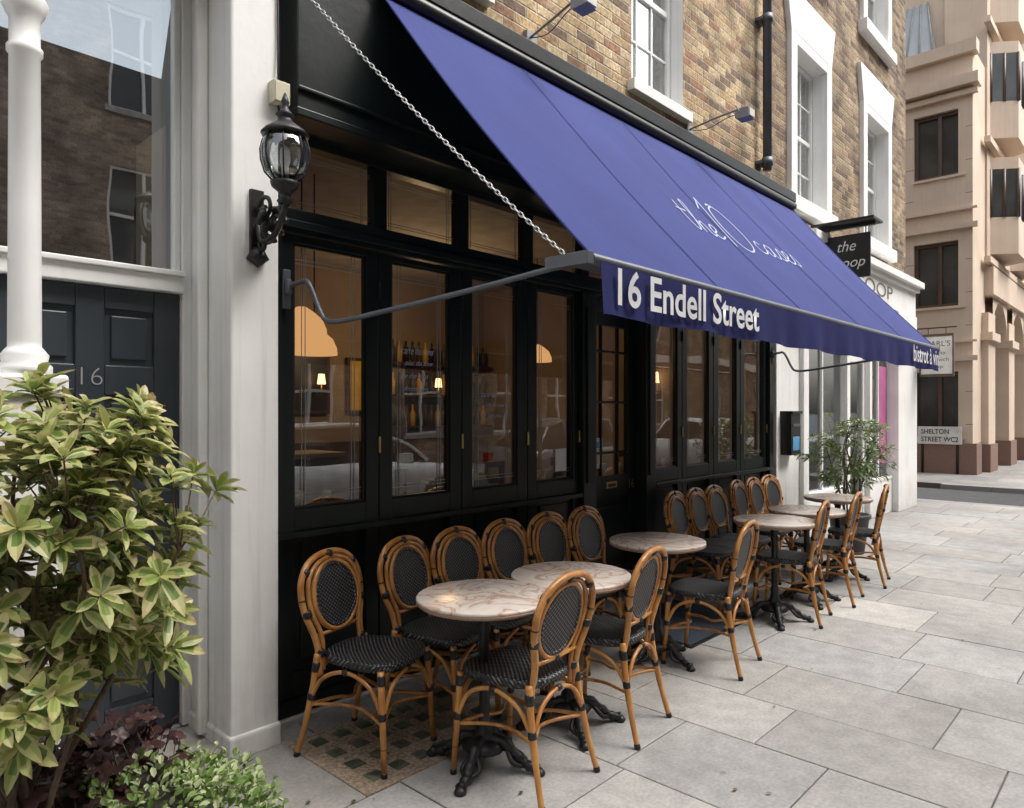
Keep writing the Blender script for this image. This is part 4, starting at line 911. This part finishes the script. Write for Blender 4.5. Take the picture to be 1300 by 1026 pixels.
def rosette(mb, p, ax, L, n, cols, var=False, dk=1):
    ax = ax.normalized(); s = ax.orthogonal().normalized(); t = ax.cross(s); a0 = R.random() * 6.28
    for k in range(n):
        a = a0 + k * 2.399; el = .1 + .9 * (k / n); rd = (s * math.cos(a) + t * math.sin(a))
        d = rd * math.cos(el) + ax * math.sin(el) + rnd_dir() * .15
        c = lerp3(cols[0], cols[1], min(1, max(0, R.gauss(.5, .3)))) if k < n * .6 else lerp3(cols[1], cols[2], R.random())
        l = L * R.uniform(.65, 1.12) * (1 - .25 * k / n)
        e = tp = None
        if var:
            e = tuple(q * dk for q in lerp3((.34, .42, .12), (.62, .56, .28), R.random())); tp = lerp3(e, tuple(q * dk for q in (.52, .24, .16)), R.random() * (.85 if k > n * .5 else .35))
        leaf(mb, p - ax * .02 * (n - k) / n, d, ax, l, l * R.uniform(.3, .42), c, R.uniform(.0, .45), .18, e, tp)
def shrub(base, cen, rad, nst, nros, L, cols, twr=.01, nl=10, var=False):
    mb = MB(); base = Vector(base); cen = Vector(cen); rad = Vector(rad); nodes = []
    for i in range(nst):
        e = Vector((cen.x + R.uniform(-.75, .75) * rad.x, cen.y + R.uniform(-.75, .75) * rad.y, cen.z + R.uniform(-.3, .7) * rad.z))
        b = base + Vector((R.uniform(-.06, .06), R.uniform(-.06, .06), 0)); m1 = b.lerp(e, .35) + Vector((R.uniform(-.05, .05), R.uniform(-.05, .05), .06)); m2 = b.lerp(e, .7) + Vector((R.uniform(-.05, .05), R.uniform(-.05, .05), .05))
        path = cr_path([b, m1, m2, e], 6); k = len(path); mb.tube(path, [twr * (1 - .6 * q / k) for q in range(k)], 'bark', 6); nodes += path[5:]
    for i in range(nros):
        v = rnd_dir(.05); rr = R.uniform(.3, 1.0) ** .5
        bumpy = 1 + .14 * math.sin(v.x * 7 + v.z * 5) + .08 * math.sin(v.y * 9 + 2)
        p = cen + Vector((v.x * rad.x, v.y * rad.y, v.z * rad.z)) * rr * bumpy
        q = min(nodes, key=lambda n_: (n_ - p).length + max(0, n_.z - p.z) * .8)
        mid = q.lerp(p, .5) + Vector((0, 0, -.02)); mb.tube([q, mid, p], [twr * .35, twr * .28, twr * .2], 'bark', 5)
        ax = ((p - q).normalized() * .7 + v * .5 + Vector((0, 0, .8)))
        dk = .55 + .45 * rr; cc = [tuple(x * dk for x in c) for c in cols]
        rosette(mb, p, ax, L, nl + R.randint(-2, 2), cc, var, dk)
        if (p - q).length > .12: rosette(mb, mid, ax, L * .85, 4, cc, var, dk * .8)
    return mb
pc = ((.1, .18, .04), (.26, .34, .08), (.48, .45, .16))
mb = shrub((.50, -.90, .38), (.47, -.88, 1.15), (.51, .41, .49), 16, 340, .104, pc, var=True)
mb.obj('variegated_shrub')
pl = MB(); pl.box(-.1, .90, -1.2, -.5, 0, .35, 'planter'); pl.box(-.13, .93, -1.23, -.47, .35, .38, 'planter'); pl.box(-.08, .88, -1.18, -.52, .381, .39, 'soil'); pl.obj('planter', bevel=.006)
mb = MB()
for i in range(260):
    c = Vector((R.uniform(.25, .97), R.uniform(-.95, -.44), .36)); h = R.uniform(.01, .13); d = rnd_dir(.4); p = c + Vector((d.x * .05, d.y * .05, h))
    nn = (Vector((0, 0, 1)) + rnd_dir() * .7).normalized(); s = nn.orthogonal().normalized(); t = nn.cross(s); r = R.uniform(.018, .036); k = 15
    col = lerp3((.025, .01, .015), (.11, .05, .045), R.random())
    vs = [p] + [p + (s * math.cos(a) + t * math.sin(a)) * r * (1 + .2 * math.cos(a * 5)) + nn * (.2 * r * math.sin(a * 5)) for a in [6.283 * q / k for q in range(k)]]
    mb.add(vs, [(0, q + 1, (q + 1) % k + 1) for q in range(k)], 'leaf', True, col); mb.tube([c, p], .002, 'bark', 4)
mb.obj('purple_leaf_plant')
mb = MB()
for i in range(5600):
    v = rnd_dir(.2); rr = R.uniform(.5, 1) ** .5; cc = R.choice([((.80, -1.0, .30), (.23, .26, .17)), ((.98, -1.02, .18), (.18, .33, .25)), ((.98, -.98, .18), (.18, .33, .25)), ((.5, -1.1, .32), (.3, .14, .12))])
    p = Vector(cc[0]) + Vector((v.x * cc[1][0], v.y * cc[1][1], v.z * cc[1][2])) * rr * (1 + .1 * math.sin(v.x * 11) + .08 * math.sin(v.y * 13))
    if p.z < .01: continue
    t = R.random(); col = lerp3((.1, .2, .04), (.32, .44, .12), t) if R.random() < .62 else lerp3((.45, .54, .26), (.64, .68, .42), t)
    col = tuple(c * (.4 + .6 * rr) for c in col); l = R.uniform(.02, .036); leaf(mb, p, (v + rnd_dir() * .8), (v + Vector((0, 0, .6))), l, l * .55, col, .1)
mb.obj('groundcover_plant')
mb = shrub((8.1, -.62, .42), (8.1, -.62, 1.08), (.5, .42, .48), 12, 130, .08, ((.09, .16, .05), (.2, .28, .1), (.4, .4, .2)), .01, 8)
mb.obj('potted_shrub')
pl = MB(); pl.rev([(.15, 0), (.2, .38), (.22, .38), (.22, .42), (.19, .42), (.18, .39), (.01, .39)], (8.1, -.62, 0), 'planter', 24); pl.obj('plant_pot')
# fallen leaves and bits of litter
mb = MB()
for i in range(70):
    x, y = (R.uniform(1.0, 2.0), R.uniform(-1.6, -.25)) if i < 30 else (R.uniform(1.5, 9), R.uniform(-2.6, -.15))
    a = R.random() * 6.28; l = R.uniform(.012, .035)
    leaf(mb, Vector((x, y, .006)), Vector((math.cos(a), math.sin(a), .05)), Vector((0, 0, 1)), l, l * .5, lerp3((.12, .09, .04), (.3, .22, .08), R.random()), -.05)
mb.obj('fallen_leaves')

# ------------------------------------------------------------------ world, sun, camera
w_ = bpy.data.worlds.new('World'); sc.world = w_; w_.use_nodes = True; nt = w_.node_tree
bg = nt.nodes['Background']; sk = nt.nodes.new('ShaderNodeTexSky'); sk.sky_type = 'NISHITA'; sk.sun_disc = False
sk.sun_elevation = math.radians(55); sk.sun_rotation = math.radians(150); sk.air_density = 1.2; sk.dust_density = 6; sk.ozone_density = 1
hs_ = nt.nodes.new('ShaderNodeHueSaturation'); hs_.inputs['Saturation'].default_value = .3; hs_.inputs['Value'].default_value = 2.55
nt.links.new(sk.outputs[0], hs_.inputs['Color']); nt.links.new(hs_.outputs[0], bg.inputs[0]); bg.inputs[1].default_value = .15
sl = bpy.data.lights.new('sun', 'SUN'); sl.energy = 1.4; sl.angle = math.radians(30); sl.color = (1, .975, .94)
so = bpy.data.objects.new('sun', sl); COL.objects.link(so)
az = math.radians(150); el = math.radians(55)
dv = Vector((math.sin(az) * math.cos(el), math.cos(az) * math.cos(el), math.sin(el))); so.rotation_euler = dv.to_track_quat('Z', 'Y').to_euler()
cd = bpy.data.cameras.new('camera'); co = bpy.data.objects.new('camera', cd); COL.objects.link(co)
co.location = (0, -3.2, 1.53); co.rotation_euler = (math.radians(90), 0, math.radians(-46.91)); cd.sensor_width = 36; cd.lens = 24.92; cd.shift_y = .0069; cd.clip_start = .05; cd.clip_end = 1000
sc.camera = co
sc.view_settings.view_transform = 'Standard'; sc.view_settings.look = 'None'; sc.view_settings.exposure = 0
